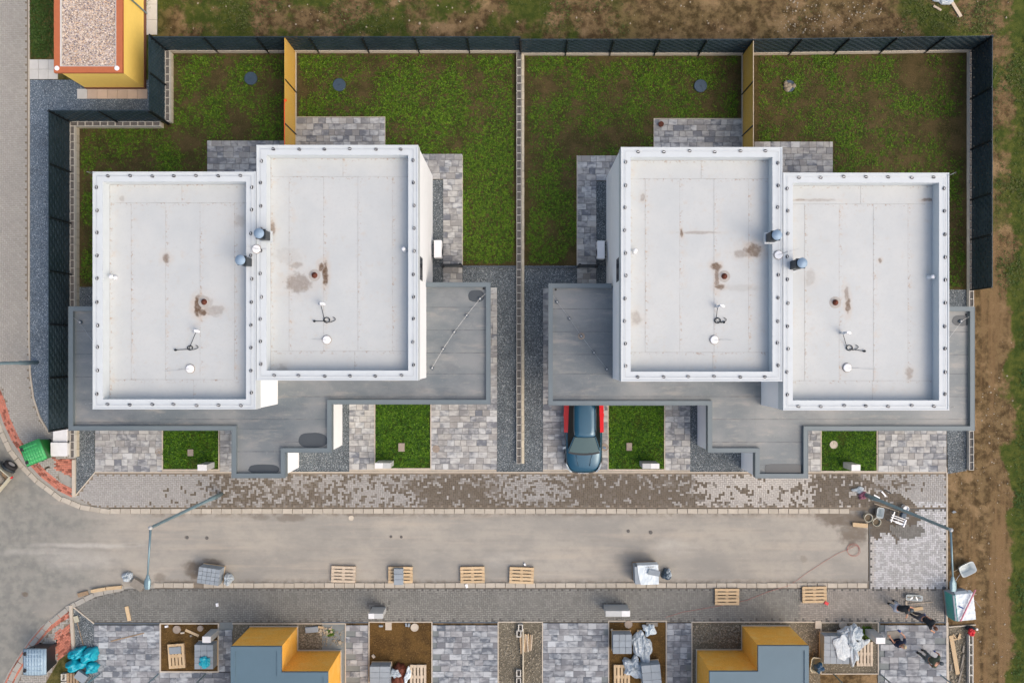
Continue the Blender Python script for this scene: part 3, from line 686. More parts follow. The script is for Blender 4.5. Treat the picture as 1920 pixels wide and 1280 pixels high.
# slabs beside the yellow building
for (x0, y0, x1, y1, nx, ny, mt) in ((55, 112, 109, 149, 3, 2, 'slab'), (145, 167, 164, 186, 1, 1, 'slab'), (164, 167, 277, 186, 6, 1, 'slab_pink'), (275, -20, 295, 66, 1, 3, 'slab')):
    s = sheet('slab_path', rect(x0, y0, x1, y1), .006, M['paver_bed'])
    for i in range(nx):
        for j in range(ny):
            A = P(x0 + (x1 - x0) * i / nx, y0 + (y1 - y0) * (j + 1) / ny); B = P(x0 + (x1 - x0) * (i + 1) / nx, y0 + (y1 - y0) * j / ny)
            c = (A + B) / 2; w, h = B.x - A.x, B.y - A.y
            link('slab', MB().box(-w / 2 + .005, -h / 2 + .005, 0, w / 2 - .005, h / 2 - .005, .035, taper=.004, bottom=False).mesh('slab', M[mt]), s, (c.x, c.y, .0))

def grass(label, polys, dens, thr, leaf=(.035, .085), width=.5, seed=0, edge=8, cols=((.064, .135, .006), (.115, .205, .010), (.036, .080, .004)), nscale=30., holes=(), tilt=(.15, .75), name='grass', cat='grass', thrf=None):
    """tufts of small leaves; pixel polygons; bare where the noise is under thr"""
    rs = np.random.RandomState(seed); V = []; C = []
    cents = []
    for poly in polys:
        xs = [p[0] for p in poly]; ys = [p[1] for p in poly]
        area = (max(xs) - min(xs)) * (max(ys) - min(ys)) * S * S; n = int(area * dens)
        X = rs.uniform(min(xs) + edge * .5, max(xs) - edge * .5, n); Y = rs.uniform(min(ys) + edge * .5, max(ys) - edge * .5, n)
        for x, y, u in zip(X, Y, rs.rand(n)):
            if not inside(poly, x, y): continue
            if any(inside(hh, x, y) for hh in holes): continue
            d = .62 * noise.noise((x / nscale / 1.6, y / nscale / 1.6, seed * 3.1)) + .32 * noise.noise((x / 9., y / 9., seed + 7.7)) + .25 * noise.noise((x / 3.5, y / 3.5, seed + 3))
            e = min(x - min(xs), max(xs) - x, y - min(ys), max(ys) - y)
            t = thr + (.25 if e < edge else 0) + (thrf(x, y) if thrf else 0)
            if d + (u - .5) * .45 < t: continue
            cents.append((x, y, min(1, .55 + (d - t) * .9)))
    if not cents: return
    A = np.array(cents); n = len(A); k = 5
    cx = (A[:, 0] - NX) * S; cy = -(A[:, 1] - NY) * S
    N = n * k; cx = np.repeat(cx, k); cy = np.repeat(cy, k); sc = np.repeat(A[:, 2], k)
    an = rs.uniform(0, 2 * np.pi, N); ln = rs.uniform(leaf[0], leaf[1], N) * sc; wd = ln * width * rs.uniform(.6, 1.2, N); tl = rs.uniform(tilt[0], tilt[1], N)
    ox = rs.normal(0, .012, N); oy = rs.normal(0, .012, N)
    dx, dy = np.cos(an), np.sin(an); hx = ln * np.cos(tl); hz = ln * np.sin(tl)
    v = np.zeros((N, 4, 3)); z0 = .012
    v[:, 0] = np.stack([cx + ox, cy + oy, np.full(N, z0)], 1)
    v[:, 1] = np.stack([cx + ox + dx * hx * .55 - dy * wd / 2, cy + oy + dy * hx * .55 + dx * wd / 2, z0 + hz * .7], 1)
    v[:, 2] = np.stack([cx + ox + dx * hx, cy + oy + dy * hx, z0 + hz * .85], 1)
    v[:, 3] = np.stack([cx + ox + dx * hx * .55 + dy * wd / 2, cy + oy + dy * hx * .55 - dx * wd / 2, z0 + hz * .7], 1)
    cl = np.array(cols); pick = np.repeat(rs.randint(0, len(cols), n), k); col = cl[pick] * rs.uniform(.7, 1.35, (N, 1))
    me = bpy.data.meshes.new(name); me.vertices.add(N * 4); me.vertices.foreach_set('co', v.reshape(-1)); me.loops.add(N * 4)
    me.loops.foreach_set('vertex_index', np.arange(N * 4)); me.polygons.add(N); me.polygons.foreach_set('loop_start', np.arange(N) * 4)
    try: me.polygons.foreach_set('loop_total', np.full(N, 4))
    except Exception: pass
    at = me.color_attributes.new('Col', 'FLOAT_COLOR', 'CORNER'); cc = np.ones((N, 4, 4)); cc[:, :, :3] = col[:, None, :]; at.data.foreach_set('color', cc.reshape(-1))
    me.materials.append(M['grass']); me.update(calc_edges=True)
    o = link(name, me); return tag(o, label, cat, None, 'stuff')
DEN = 300
grass('patchy green weeds in the west garden left of the first yellow partition', [[(148, 240), (322, 240), (322, 98), (554, 98), (554, 300), (480, 320), (292, 372), (292, 540), (148, 540)]], DEN, -.16, leaf=(.04,.10), seed=1, holes=[rect(389, 264, 551, 372)])
grass('patchy green weeds in the garden between the yellow partition and the block wall', [rect(557, 98, 968, 498)], DEN, -.24, leaf=(.04,.10), seed=2, holes=[rect(556, 221, 722, 330), rect(560, 289, 867, 498)], thrf=lambda x, y: -.25 if x > 868 and y > 250 else 0)
grass('patchy green weeds in the garden right of the central block wall', [rect(983, 101, 1391, 498)], DEN, -.10, leaf=(.04,.10), seed=3, holes=[rect(1082, 292, 1391, 498), rect(1226, 224, 1391, 330)])
grass('sparse green weeds on bare soil in the easternmost garden', [rect(1414, 97, 1813, 545)], DEN, .03, leaf=(.04,.10), seed=4, holes=[rect(1414, 266, 1561, 372), rect(1414, 330, 1700, 545)], thrf=lambda x, y: -.2 if x > 1780 and y > 300 else 0)
GN = ['first from the left, beside the corner driveway', 'second from the left, with a white rendered wall to its left', 'beside the blue car', 'first from the right, with a round beige cover']
for i, L_ in enumerate(LAWNS):
    grass('thick green lawn of the front plot ' + GN[i], [rect(*L_)], 360, -.36, leaf=(.05, .12), seed=10 + i, edge=3, nscale=18,
          cols=((.040, .112, .002), (.085, .18, .006), (.020, .064, .002)))
grass('rough grass of the field behind the north fence', [[(295, -50), (1990, -50), (1990, 66), (295, 62)]], 110, .02, leaf=(.05, .12), seed=20, edge=2, nscale=42, cols=((.06, .085, .016), (.085, .11, .022), (.095, .10, .03)),
      thrf=lambda x, y: .35 if 1180 < x < 1690 and y > -10 else 0)
grass('rough grass of the field along the east edge', [[(1862, 66), (1990, 66), (1990, 560), (1870, 560)]], 110, -.12, leaf=(.05, .12), seed=21, edge=2, nscale=40, cols=((.06, .085, .016), (.04, .08, .010), (.095, .10, .03)))
grass('dark green grass strip at the far right edge beside the dirt track', [[(1895, 560), (1990, 560), (1990, 1400), (1900, 1400)]], 110, -.15, leaf=(.05, .12), seed=22, edge=2, nscale=30, cols=((.03, .075, .010), (.045, .085, .012)), thrf=lambda x, y: .4 - min(1, max(0, (x - 1895) / 25)) * .4)
grass('green grass between the walkway and the yellow building', [rect(56, -40, 112, 111)], 300, -.25, leaf=(.05, .12), seed=23, edge=3, cols=((.05, .08, .014), (.035, .08, .010)))
grass('clump of green weeds beside the tall grey meter cabinet', [[(1612, 1172), (1634, 1172), (1634, 1205), (1612, 1200)]], 500, -.3, leaf=(.06, .14), seed=24, edge=2)
grass('small green weeds among the stones of the left front pit', [[(612, 1178), (628, 1178), (628, 1192), (612, 1192)]], 400, -.2, leaf=(.05, .1), seed=25, edge=1)
grass('low grass scraps growing by the slabs of the yellow building', [[(275, 0), (283, 0), (283, 64), (275, 64)]], 260, -.1, leaf=(.05, .12), seed=26, edge=0)

# pebbles and clods
def scatter(label, poly, n, rmin, rmax, mat, seed, name='pebbles', cat='stones', z=0.0):
    rs = random.Random(seed); mb = MB(); xs = [p[0] for p in poly]; ys = [p[1] for p in poly]
    for _ in range(n):
        x, y = rs.uniform(min(xs), max(xs)), rs.uniform(min(ys), max(ys))
        if not inside(poly, x, y): continue
        c = P(x, y); r = rmin + (rmax - rmin) * rs.random() ** 3; k = 6; a0 = rs.random() * 6
        def rg(f, zz): return [(c.x + r * f * rs.uniform(.7, 1.2) * math.cos(a0 + 6.283 * i / k), c.y + r * f * rs.uniform(.7, 1.2) * math.sin(a0 + 6.283 * i / k), z + zz * r) for i in range(k)]
        mb.rings([rg(1, 0), rg(.95, .5), rg(.45, .9)])
    o = link(name, mb.mesh(name, M[mat])); return tag(o, label, cat, None, 'stuff')
scatter('pale stones scattered over the bare earth bank behind the fence', [(1480, 0), (1660, 5), (1640, 64), (1450, 62)], 260, .012, .055, 'pale_stone', 1, z=-.03)
scatter('a few pale stones in the field behind the north fence', [(300, -10), (1900, -10), (1900, 62), (300, 62)], 170, .015, .06, 'pale_stone', 2, z=-.03)
scatter('small stones along the dirt track east of the houses', [(1785, 900), (1900, 560), (1900, 1280), (1835, 1280)], 260, .015, .05, 'pale_stone', 3, z=-.03)
scatter('rubble and pebbles in the dug pit left of the unfinished right house', [(1300, 1172), (1388, 1172), (1388, 1205), (1300, 1205)], 520, .015, .06, 'rubble', 4)
scatter('rubble in the pit beside the unfinished left house', [(562, 1188), (644, 1180), (644, 1212), (562, 1212)], 420, .015, .05, 'rubble', 5)
scatter('white lumps of mortar beside the left front pit', [(596, 1172), (622, 1172), (622, 1190), (596, 1190)], 40, .04, .10, 'pale_stone', 6)
scatter('rubble lying between the front drives around the loose hollow blocks', rect(936, 1180, 1016, 1280), 500, .015, .06, 'rubble', 7)
scatter('gravel crumbs right of the unfinished right house', rect(1490, 1172, 1536, 1262), 300, .015, .05, 'rubble', 8)
scatter('crumbs of earth in the plot beside the right-hand hollow block row', rect(1780, 1180, 1812, 1280), 260, .015, .07, 'rubble', 9)

# ------------------------------------------------------------------ houses
ZP, ZF, ZL, ZLT = 6.2, 5.6, 2.9, 3.1     # parapet, upper roof floor, lower roof floor, its rim
def wrect(x0, y0, x1, y1, z):
    a = P(x0, y1, z); b = P(x1, y0, z); return a.x, a.y, b.x, b.y
CLAMP = MB().box(-.03, -.055, 0, .05, -.034, .045, 0).box(-.05, .034, 0, .03, .055, .045, 0).box(-.07, -.034, 0, -.052, .034, .045, 0).box(.052, -.034, 0, .07, .034, .045, 0).box(-.052, -.034, 0, .052, -.012, .035, 0).box(-.052, .012, 0, .052, .034, .035, 0).box(-.052, -.012, 0, .052, .012, .04, 1).mesh('wire_clamp', [M['black'], M['white_plastic']])
def fascia_ring(house, pts, w=.19, z0=2.6, z1=ZLT):
    """rim of the lower roof along its outer edge; pts run so that the inside is on the right"""
    W = [P(x, y, z1) for x, y in pts]
    mb = MB(); n = len(W)
    def off(i):
        d0 = (W[i] - W[i - 1]).normalized() if i > 0 else None; d1 = (W[i + 1] - W[i]).normalized() if i < n - 1 else None
        if d0 is None: d0 = d1
        if d1 is None: d1 = d0
        n0 = Vector((d0.y, -d0.x, 0)); n1 = Vector((d1.y, -d1.x, 0))
        if (d0 - d1).length < 1e-4: return W[i] + n0 * w
        return W[i] + (n0 + n1) * w
    I = [off(i) for i in range(n)]
    for i in range(n - 1):
        mb.prism([(W[i].x, W[i].y), (W[i + 1].x, W[i + 1].y), (I[i + 1].x, I[i + 1].y), (I[i].x, I[i].y)], z0, z1)
    part('roof_rim', mb, M['grey_rim'], house)
    # folded front edge of the sheet metal
    mb = MB()
    for i in range(n - 1):
        d = (W[i + 1] - W[i]); c = (W[i + 1] + W[i]) / 2; nn = Vector((d.y, -d.x, 0)).normalized(); c = c - nn * .012
        mb.obox((c.x, c.y, z1 - .06 + .0013 * i), d.length + .02, .02, .13, math.atan2(d.y, d.x))
    part('drip_edge', mb, M['grey_rim'], house)
def sheets(parent, rects, z, mat, strip, along, name, seed=0, first=0):
    """roofing membrane laid in overlapping sheets"""
    rs = random.Random(seed)
    for (x0, y0, x1, y1) in rects:
        a = P(x0, y1, z); b = P(x1, y0, z)
        L = (b.x - a.x) if along == 'x' else (b.y - a.y); s0 = 0; k = 0; step = first * S * (1 - z / H) if first else strip
        while s0 < L - .01:
            s1 = min(L, s0 + (step if k == 0 else strip)); dz = .006 if k % 2 else 0
            q = (a.x + s0, a.y, a.x + s1, b.y) if along == 'x' else (a.x, b.y - s1, b.x, b.y - s0)
            mb = MB().box(q[0], q[1], z - .05, q[2], q[3], z + dz, bottom=False)
            o = part(name, mb, mat, parent)
            uv = o.data.uv_layers.new(name='uv')
            for li, lp in enumerate(o.data.loops):
                v = o.data.vertices[lp.vertex_index].co
                p = parent; X = v.x + parent.location.x; Y = v.y + parent.location.y
                if parent.parent: X += parent.parent.location.x; Y += parent.parent.location.y
                uv.data[li].uv = ((X - q[0]) if along == 'x' else (q[3] - Y), (q[3] - Y) if along == 'x' else 9)
            s0 = s1; k += 1
def house(label, rim, seamx, base_low, floors, rimpts, stains, clamps_skip=(), seed=0, wallmat='wall_white', mirror=False):
    X0, Y0, X1, Y1 = rim
    a, b, c, d = wrect(X0, Y0, X1, Y1, ZP)
    hs = thing('house', label, 'house', ((a + c) / 2, (b + d) / 2, 0))
    e = .02
    mb = MB().box(a + e, b + e, 0, c - e, d - e, ZF - .06); part('wall', mb, M[wallmat], hs)
    # parapet: white ring with sheer inner faces
    w = .42; mb = MB()
    o_ = [(a, b), (c, b), (c, d), (a, d)]; i_ = [(a + w, b + w), (c - w, b + w), (c - w, d - w), (a + w, d - w)]
    for i in range(4):
        j = (i + 1) % 4; mb.prism([o_[i], o_[j], i_[j], i_[i]], ZF - .058, ZP)
    part('parapet', mb, M['rim_white'], hs)
    mb = MB()                         # folded edge just inside the outer lip
    for i in range(4):
        j = (i + 1) % 4; A, B = Vector(o_[i]), Vector(o_[j]); dd = (B - A).normalized(); nn = Vector((-dd.y, dd.x)); cc = (A + B) / 2 + nn * .03
        mb.obox((cc.x, cc.y, ZP + .012 + .001 * i), (B - A).length, .05, .025, math.atan2(dd.y, dd.x))
    part('edge_flashing', mb, M['rim_white'], hs)
    mm = membrane_mat('roof_membrane_' + str(seed), stains, ZF)
    rf = part('roof', MB().box(a + w + .002, b + w + .002, ZF - .058, c - w - .002, d - w - .002, ZF - .03, bottom=False), mm, hs)
    ZS = ZF; k = 1 - ZF / H
    # inner rectangle in pixels at the floor's height
    kk = S * k; ix0 = NX + (a + w + .003) / kk; ix1 = NX + (c - w - .003) / kk; iy0 = NY - (d - w - .003) / kk; iy1 = NY - (b + w + .003) / kk
    sheets(rf, [(ix0, iy0, ix1, iy0 + 34)], ZF, mm, 3.1, 'x', 'membrane_sheet', seed)
    sheets(rf, [(ix0, iy0 + 34.1, ix1, iy1 - 36)], ZF, mm, 64.5 * kk, 'x', 'membrane_sheet', seed, first=seamx)
    sheets(rf, [(ix0, iy1 - 35.9, ix1, iy1)], ZF, mm, 3.6, 'x', 'membrane_sheet', seed + 1)
    # conductor wire and its clamps round the parapet
    ww = w / 2 - .02; q = [(a + ww, b + ww), (c - ww, b + ww), (c - ww, d - ww), (a + ww, d - ww), (a + ww, b + ww)]
    mb = MB(); 
    for i in range(4): mb.tube([(q[i][0], q[i][1], ZP + .06), (q[i + 1][0], q[i + 1][1], ZP + .06)], .006, 5)
    part('conductor_wire', mb, M['wire'], hs)
    L = Vector(hs.location)
    rs = random.Random(seed)
    for i in range(4):
        A, B = Vector(q[i]), Vector(q[i + 1]); n = round((B - A).length / 1.0); 
        if i in clamps_skip: continue
        for t in range(n):
            pnt = A.lerp(B, (t + .5) / n)
            link('wire_clamp', CLAMP, hs, (pnt.x - L.x + rs.uniform(-.03, .03), pnt.y - L.y + rs.uniform(-.03, .03), ZP), (math.pi / 2 if i % 2 else 0) + rs.uniform(-.15, .15))
    # lower roof
    lr = None
    for (x0, y0, x1, y1) in floors:
        pass
    base = link('lower_roof', None, hs); base.empty_display_size = .2
    sheets(base, floors, ZL, M['lowroof'], 1.05, 'y', 'membrane_sheet', seed + 3)
    fascia_ring(hs, rimpts)
    mb = MB()
    for (x0, y0, x1, y1) in base_low:
        A = P(x0, y1); B = P(x1, y0); mb.box(A.x, A.y, 0, B.x, B.y, 2.8)
    part('ground_floor_wall', mb, M[wallmat], hs)
    mb = MB()                                     # carport ceiling
    for i, (x0, y0, x1, y1) in enumerate(floors):
        A = P(x0, y1, ZL); B = P(x1, y0, ZL); mb.box(A.x + .15, A.y + .15, 2.62 + .003 * i, B.x - .15, B.y - .15, 2.84)
    part('soffit', mb, M[wallmat], hs)
    return hs
hL1 = house('white flat-roofed house at the far left, beside the dark west fence', (174, 322, 480, 767), 40,
    [(478, 752, 500, 876), (478, 751, 560.5, 876)][1:], [(132, 578, 300, 803), (300, 700, 534, 803), (440, 803, 534, 892)],
    [(300, 575), (129, 575), (129, 806), (435, 806), (435, 895), (534, 895), (534, 849)][::-1],
    [(371, 575, 7, 16, .95), (380, 586, 8, 6, .9), (402, 582, 16, 9, .35), (311, 484, 6, 8, .65), (383, 566, 15, 14, .25), (228, 372, 5, 5, .25), (450, 415, 10, 12, .2)], seed=1)
hL2 = house('white flat-roofed house, right half of the left pair, set further north', (481, 272, 784, 713), 34,
    [(560.6, 706, 642, 834)], [(534.05, 700, 618, 843), (618.1, 700, 915, 753), (795, 533, 915, 699.9)],
    [(534, 849), (534, 847.5), (621, 847.5), (621, 757), (919, 757), (919, 530), (798, 530)][::-1],
    [(558, 530, 22, 17, .5), (556, 498, 11, 6, .35), (602, 500, 5, 8, .9), (610, 515, 5, 20, .95), (590, 516, 9, 9, .3), (511, 427, 5, 12, .6), (540, 480, 26, 14, .12), (530, 700, 10, 14, .25)], seed=2)
hR1 = house('white flat-roofed house with a bluish west wall, above the parked car', (1164, 276, 1467, 715), 30,
    [(1307.5, 706, 1389.3, 834)], [(1033, 536, 1150, 699.9), (1033, 700, 1331, 755), (1331.1, 700, 1417, 844)],
    [(1147, 532), (1029, 532), (1029, 759), (1328, 759), (1328, 847.5), (1417, 847.5), (1417, 849)][::-1],
    [(1343, 500, 8, 8, .9), (1344, 520, 4, 22, .7), (1350, 538, 8, 5, .8), (1412, 470, 15, 12, .75), (1390, 476, 14, 7, .4), (1278, 437, 2.5, 8, .8), (1310, 436, 32, 2.5, .35), (1193, 595, 10, 12, .35), (1450, 424, 4, 10, .3), (1205, 370, 4, 8, .4), (1390, 540, 34, 6, .12)], seed=3)
hR2 = house('white flat-roofed house at the far right, next to the dirt track', (1468, 324, 1779.5, 769), 30,
    [(1389.5, 751, 1472, 878)], [(1417.1, 700, 1511, 891), (1511.1, 700, 1823, 803), (1690, 579, 1823, 699.9)],
    [(1417, 849), (1417, 895.5), (1514.5, 895.5), (1514.5, 806.5), (1827, 806.5), (1827, 575.5), (1690, 575.5)][::-1],
    [(1590, 572, 4.5, 14, .85), (1587, 550, 4, 12, .5), (1500, 375, 12, 2, .45), (1705, 698, 7, 10, .4), (1650, 489, 3, 4, .6), (1520, 520, 10, 14, .2), (1538, 375, 30, 2.5, .3), (1740, 375, 10, 3, .6)], seed=4)

def roof_bits(hs, drain, vents, coil, disc, chimneys, puddles, line, side=1):
    for (x, y) in drain:
        c = P(x, y, ZF); mb = MB().lathe((c.x, c.y, ZF), [(.12, .0), (.13, .03), (.11, .05), (.085, .14), (.03, .17)], 14)
        part('roof_drain', mb, M['rust'], hs, True)
        mb = MB().lathe((c.x, c.y, ZF), [(.26, .004), (.25, .012), (.14, .016)], 20); part('drain_collar', mb, M['collar'], hs)
    for (x, y) in vents:
        c = P(x, y, ZF + .3); mb = MB().lathe((c.x, c.y, ZF), [(.12, 0), (.06, .05), (.055, .3), (.085, .31), (.09, .38), (.05, .42)], 16)
        part('vent_pipe', mb, M['white_plastic'], hs, True)
    if coil:
        vx, vy, cx, cy, ax, ay, rr = coil; z = ZF
        v = P(vx, vy, z + .35); mb = MB()
        mb.tube([(v.x, v.y, z), (v.x, v.y, z + .42), (v.x + .06, v.y + .03, z + .5), (v.x + .16, v.y + .02, z + .5), (v.x + .22, v.y - .02, z + .42)], .055, 10)
        part('vent_pipe', mb, M['white_plastic'], hs, True)
        c = P(cx, cy, z); a_ = P(ax, ay, z); pts = [(v.x, v.y - .02, z + .2)]
        n = 46
        for i in range(n):
            t = i / n * 6.283 * 2.6 + 2.2; r_ = rr * (1 + .06 * math.sin(t * 1.7)); pts.append((c.x + r_ * math.cos(-t), c.y + r_ * .85 * math.sin(-t), z + .03 + .02 * i / n))
        for i in range(8):
            t = i / 7; pts.append((c.x + rr * 1.0 + .25 * math.sin(t * 2.6), c.y - rr * .8 + .9 * t * rr * 2, z + .05))
        mb = MB().tube(pts, .014, 6); mb.tube([(c.x, c.y - .05, z + .04), (a_.x, a_.y, z + .06)], .014, 6); mb.lathe((a_.x, a_.y, z), [(.05, .02), (.05, .09), (.02, .1)], 10)
        part('antenna_cable', mb, M['fabric_dark'], hs)
    for (x, y, wx, wy) in disc:
        z = ZF if abs(x - 481) > 14 and abs(x - 1461) > 14 else ZP
        c = P(x, y, z); w_ = P(wx, wy, z)
        part('mast_foot', MB().lathe((c.x, c.y, z), [(.175, .0), (.175, .07), (.15, .09), (.0301, .092)], 24), M['white_plastic'], hs)
        part('mast_foot_ring', MB().lathe((c.x, c.y, z), [(.197, .0), (.197, .035), (.176, .036)], 24, cap=False), M['cover_grey'], hs)
        part('air_rod', MB().tube([(c.x, c.y, z + .09), (c.x, c.y, z + 1.3)], .008, 6), M['wire'], hs)
        part('conductor_wire', MB().tube([(c.x, c.y, z + .11), (w_.x, w_.y, z + .05)], .006, 5), M['wire'], hs)
    for (cx, cy, bx0, by0, bx1, by1, zb) in chimneys:
        ztop = 7.0; A = P(bx0, by1, ztop); B = P(bx1, by0, ztop); m = (A + B) / 2
        ch = part('chimney', MB().box(A.x, A.y, zb, B.x, B.y, ztop), M['anthracite'], hs, bevel=0)
        part('chimney_flashing', MB().box(A.x - .06, A.y - .06, zb - .05, B.x + .06, B.y + .06, zb + .10), M['rim_white'], hs)
        def pt(mbx, nm, mt, sm=False):
            part(nm, mbx, mt, ch, sm)
        pt(MB().box(A.x - .03, A.y - .03, ztop, B.x + .03, B.y + .03, ztop + .03), 'chimney_plate', M['anthracite'])
        pt(MB().lathe((m.x, m.y, ztop), [(.1, .0), (.1, .24)], 16), 'flue_pipe', M['zinc'], True)
        pt(MB().lathe((m.x, m.y, ztop), [(.205, .235), (.215, .25), (.20, .275), (.012, .33)], 28), 'chimney_cowl', M['zinc'], True)
    for pts in puddles:
        W = [P(x, y, ZL) for x, y in pts]; mb = MB(); mb.quadv([(p.x, p.y, ZL + .0105) for p in reversed(W)])
        part('puddle', mb, M['puddle'], hs)
    if line:
        W = [P(x, y, ZL + .15) for x, y in line]; mb = MB().tube([(p.x, p.y, ZL + .17) for p in W], .0055, 5)
        part('conductor_wire', mb, M['wire'], hs)
        d = (W[-1] - W[0]).to_2d(); ang = math.atan2(d.y, d.x)
        for p in W[1:]: part('wire_support', MB().obox((p.x, p.y, ZL + .06), .13, .13, .10, ang).obox((p.x, p.y, ZL + .12), .07, .07, .05, ang, 1), [M['cover_blue'], M['grey_box']], hs)
def blob(cx, cy, rx, ry, n=26, pw=2.6, seed=0, flat=None):
    out = []
    for i in range(n):
        t = 6.283 * i / n; c, s = math.cos(t), math.sin(t); r = (abs(c) ** pw + abs(s) ** pw) ** (-1 / pw)
        f = 1 + .06 * noise.noise((c * 2, s * 2, seed)); out.append((cx + rx * r * f * c, cy + ry * r * f * s))
    return out
roof_bits(hL1, [(383, 566)], [(209, 519)], (365, 621, 357, 652, 330, 656, .11), [(357, 691, 310, 696)], [(440, 489, 447, 481, 461, 496, ZF)],
    [blob(495, 879, 29, 9, seed=1), ], [(129, 588), (149, 604), (178, 645)])
roof_bits(hL2, [(590, 516)], [(757, 467)], (600, 570, 613, 600, 590, 602, .13), [(613, 637, 585, 636), (481, 467, 500, 467)], [(483.7, 438, 481, 431, 497, 447, ZP - .02)],
    [blob(587, 825, 27, 14, seed=2), blob(893, 555, 15, 11, seed=3)], [(919, 543), (900, 560), (875, 591), (852, 622), (831, 654), (810, 690)])
roof_bits(hR1, [(1358, 518)], [(1191, 470)], (1347, 574, 1345, 601, 1357, 604, .13), [(1339, 637, 1372, 637), (1459, 478, 1497, 466)], [(1462, 441, 1446, 434, 1461, 450, ZP - .02)],
    [], [(1030, 545), (1045, 566), (1068, 597), (1090, 630), (1114, 661), (1138, 692)])
roof_bits(hR2, [(1566, 567)], [(1748, 519)], (1583, 624, 1592, 652, 1620, 658, .13), [(1588, 689, 1642, 692)], [(1509, 494, 1493, 486, 1508, 502, ZF)],
    [blob(1470, 880, 36, 11, seed=5, pw=5), blob(1802, 601, 17, 10, seed=6)], [(1827, 587), (1803, 602), (1779, 634)])
c = P(1090, 630, ZL); part('roof_drain', MB().lathe((c.x, c.y, ZL), [(.16, .012), (.15, .02), (.06, .03)], 20), M['cover_grey'], hR1)
c = P(907, 541, ZL); part('drain_outlet', MB().lathe((c.x, c.y, ZL), [(.05, .012), (.04, .02)], 12), M['black'], hL2)
c = P(1042, 543, ZL); part('drain_outlet', MB().lathe((c.x, c.y, ZL), [(.05, .012), (.04, .02)], 12), M['black'], hR1)
c = P(1811, 590, ZL); part('drain_outlet', MB().lathe((c.x, c.y, ZL), [(.05, .012), (.04, .02)], 12), M['black'], hR2)
for hs, x0, y0, x1, y1 in ((hL1, 178, 325, 160, 321), (hL1, 176, 755, 157, 757), (hR2, 1776, 330, 1795, 322), (hR2, 1780, 761, 1793, 763)):
    a = P(x0, y0, ZP); b = P(x1, y1, ZP); part('conductor_wire', MB().tube([(a.x, a.y, ZP + .08), (b.x, b.y, ZP - .1), (b.x, b.y - .02, ZP - .5)], .008, 5), M['wire'], hs)
# narrow windows and the outdoor units on the side walls
def side_window(hs, x, y0, y1, z0, z1, sgn):
    """slot window on a wall plane at world x"""
    a = sorted((x - sgn * .03, x + sgn * .006)); 
    fr = part('window', MB().box(a[0], y0 - .04, z0 - .04, a[1], y1 + .04, z1 + .04), M['anthracite'], hs)
    b = sorted((x - sgn * .02, x + sgn * .010)); part('pane', MB().box(b[0], y0, z0, b[1], y1, z1), M['window'], fr)
def edge_x(x, z=ZP): return P(x, 0, z).x
xe = edge_x(784) - .02; k5 = S * (1 - 4.9 / H)
side_window(hL2, xe, -(524 - NY) * k5, -(484 - NY) * k5, 4.45, 5.35, 1)
xw = edge_x(1164) + .02
side_window(hR1, xw, -(526 - NY) * k5, -(486 - NY) * k5, 4.45, 5.35, -1)
def ac_unit(label, x0, y0, x1, y1, sgn):
    z0, z1 = .45, 1.0; A = P(x0, y1, z1); B = P(x1, y0, z1); t = thing('outdoor_unit', label, 'air conditioner', ((A.x + B.x) / 2, (A.y + B.y) / 2, 0))
    body = part('casing', MB().box(A.x, A.y, z0, B.x, B.y, z1), M['white_plastic'], t, bevel=.03)
    fx = B.x + .004 if sgn > 0 else A.x - .004
    mb = MB(); cy = (A.y + B.y) / 2 - .12
    for r_ in (.08, .14, .2): 
        pts = [(fx, cy + r_ * math.cos(i / 16 * 6.283), .72 + r_ * math.sin(i / 16 * 6.283)) for i in range(17)]; mb.tube(pts, .006, 4)
    part('fan_grille', mb, M['black'], body)
    mb = MB(); bx = A.x if sgn > 0 else B.x
    for yy in (A.y + .15, B.y - .15): mb.box(min(bx, bx - sgn * .14), yy - .02, .40, max(bx, bx - sgn * .14), yy + .02, .44)
    part('bracket', mb, M['black'], t)
    mb = MB().tube([(bx - sgn * .0, B.y - .05, .8), (bx - sgn * .06, B.y + .02, .85), (bx - sgn * .12, B.y - .02, .8)], .022, 8)
    part('pipe', mb, M['grey_box'], t)
    mb = MB().box(A.x, A.y + .1, 0, B.x, A.y + .16, z0).box(A.x, B.y - .16, 0, B.x, B.y - .10, z0); part('stand', mb, M['black'], t)
ac_unit('white outdoor heat pump unit against the bright east wall of the left pair', 813.5, 450, 828, 483, 1)
ac_unit('white outdoor heat pump unit against the shaded west wall of the right pair', 1120, 451, 1134, 485, -1)

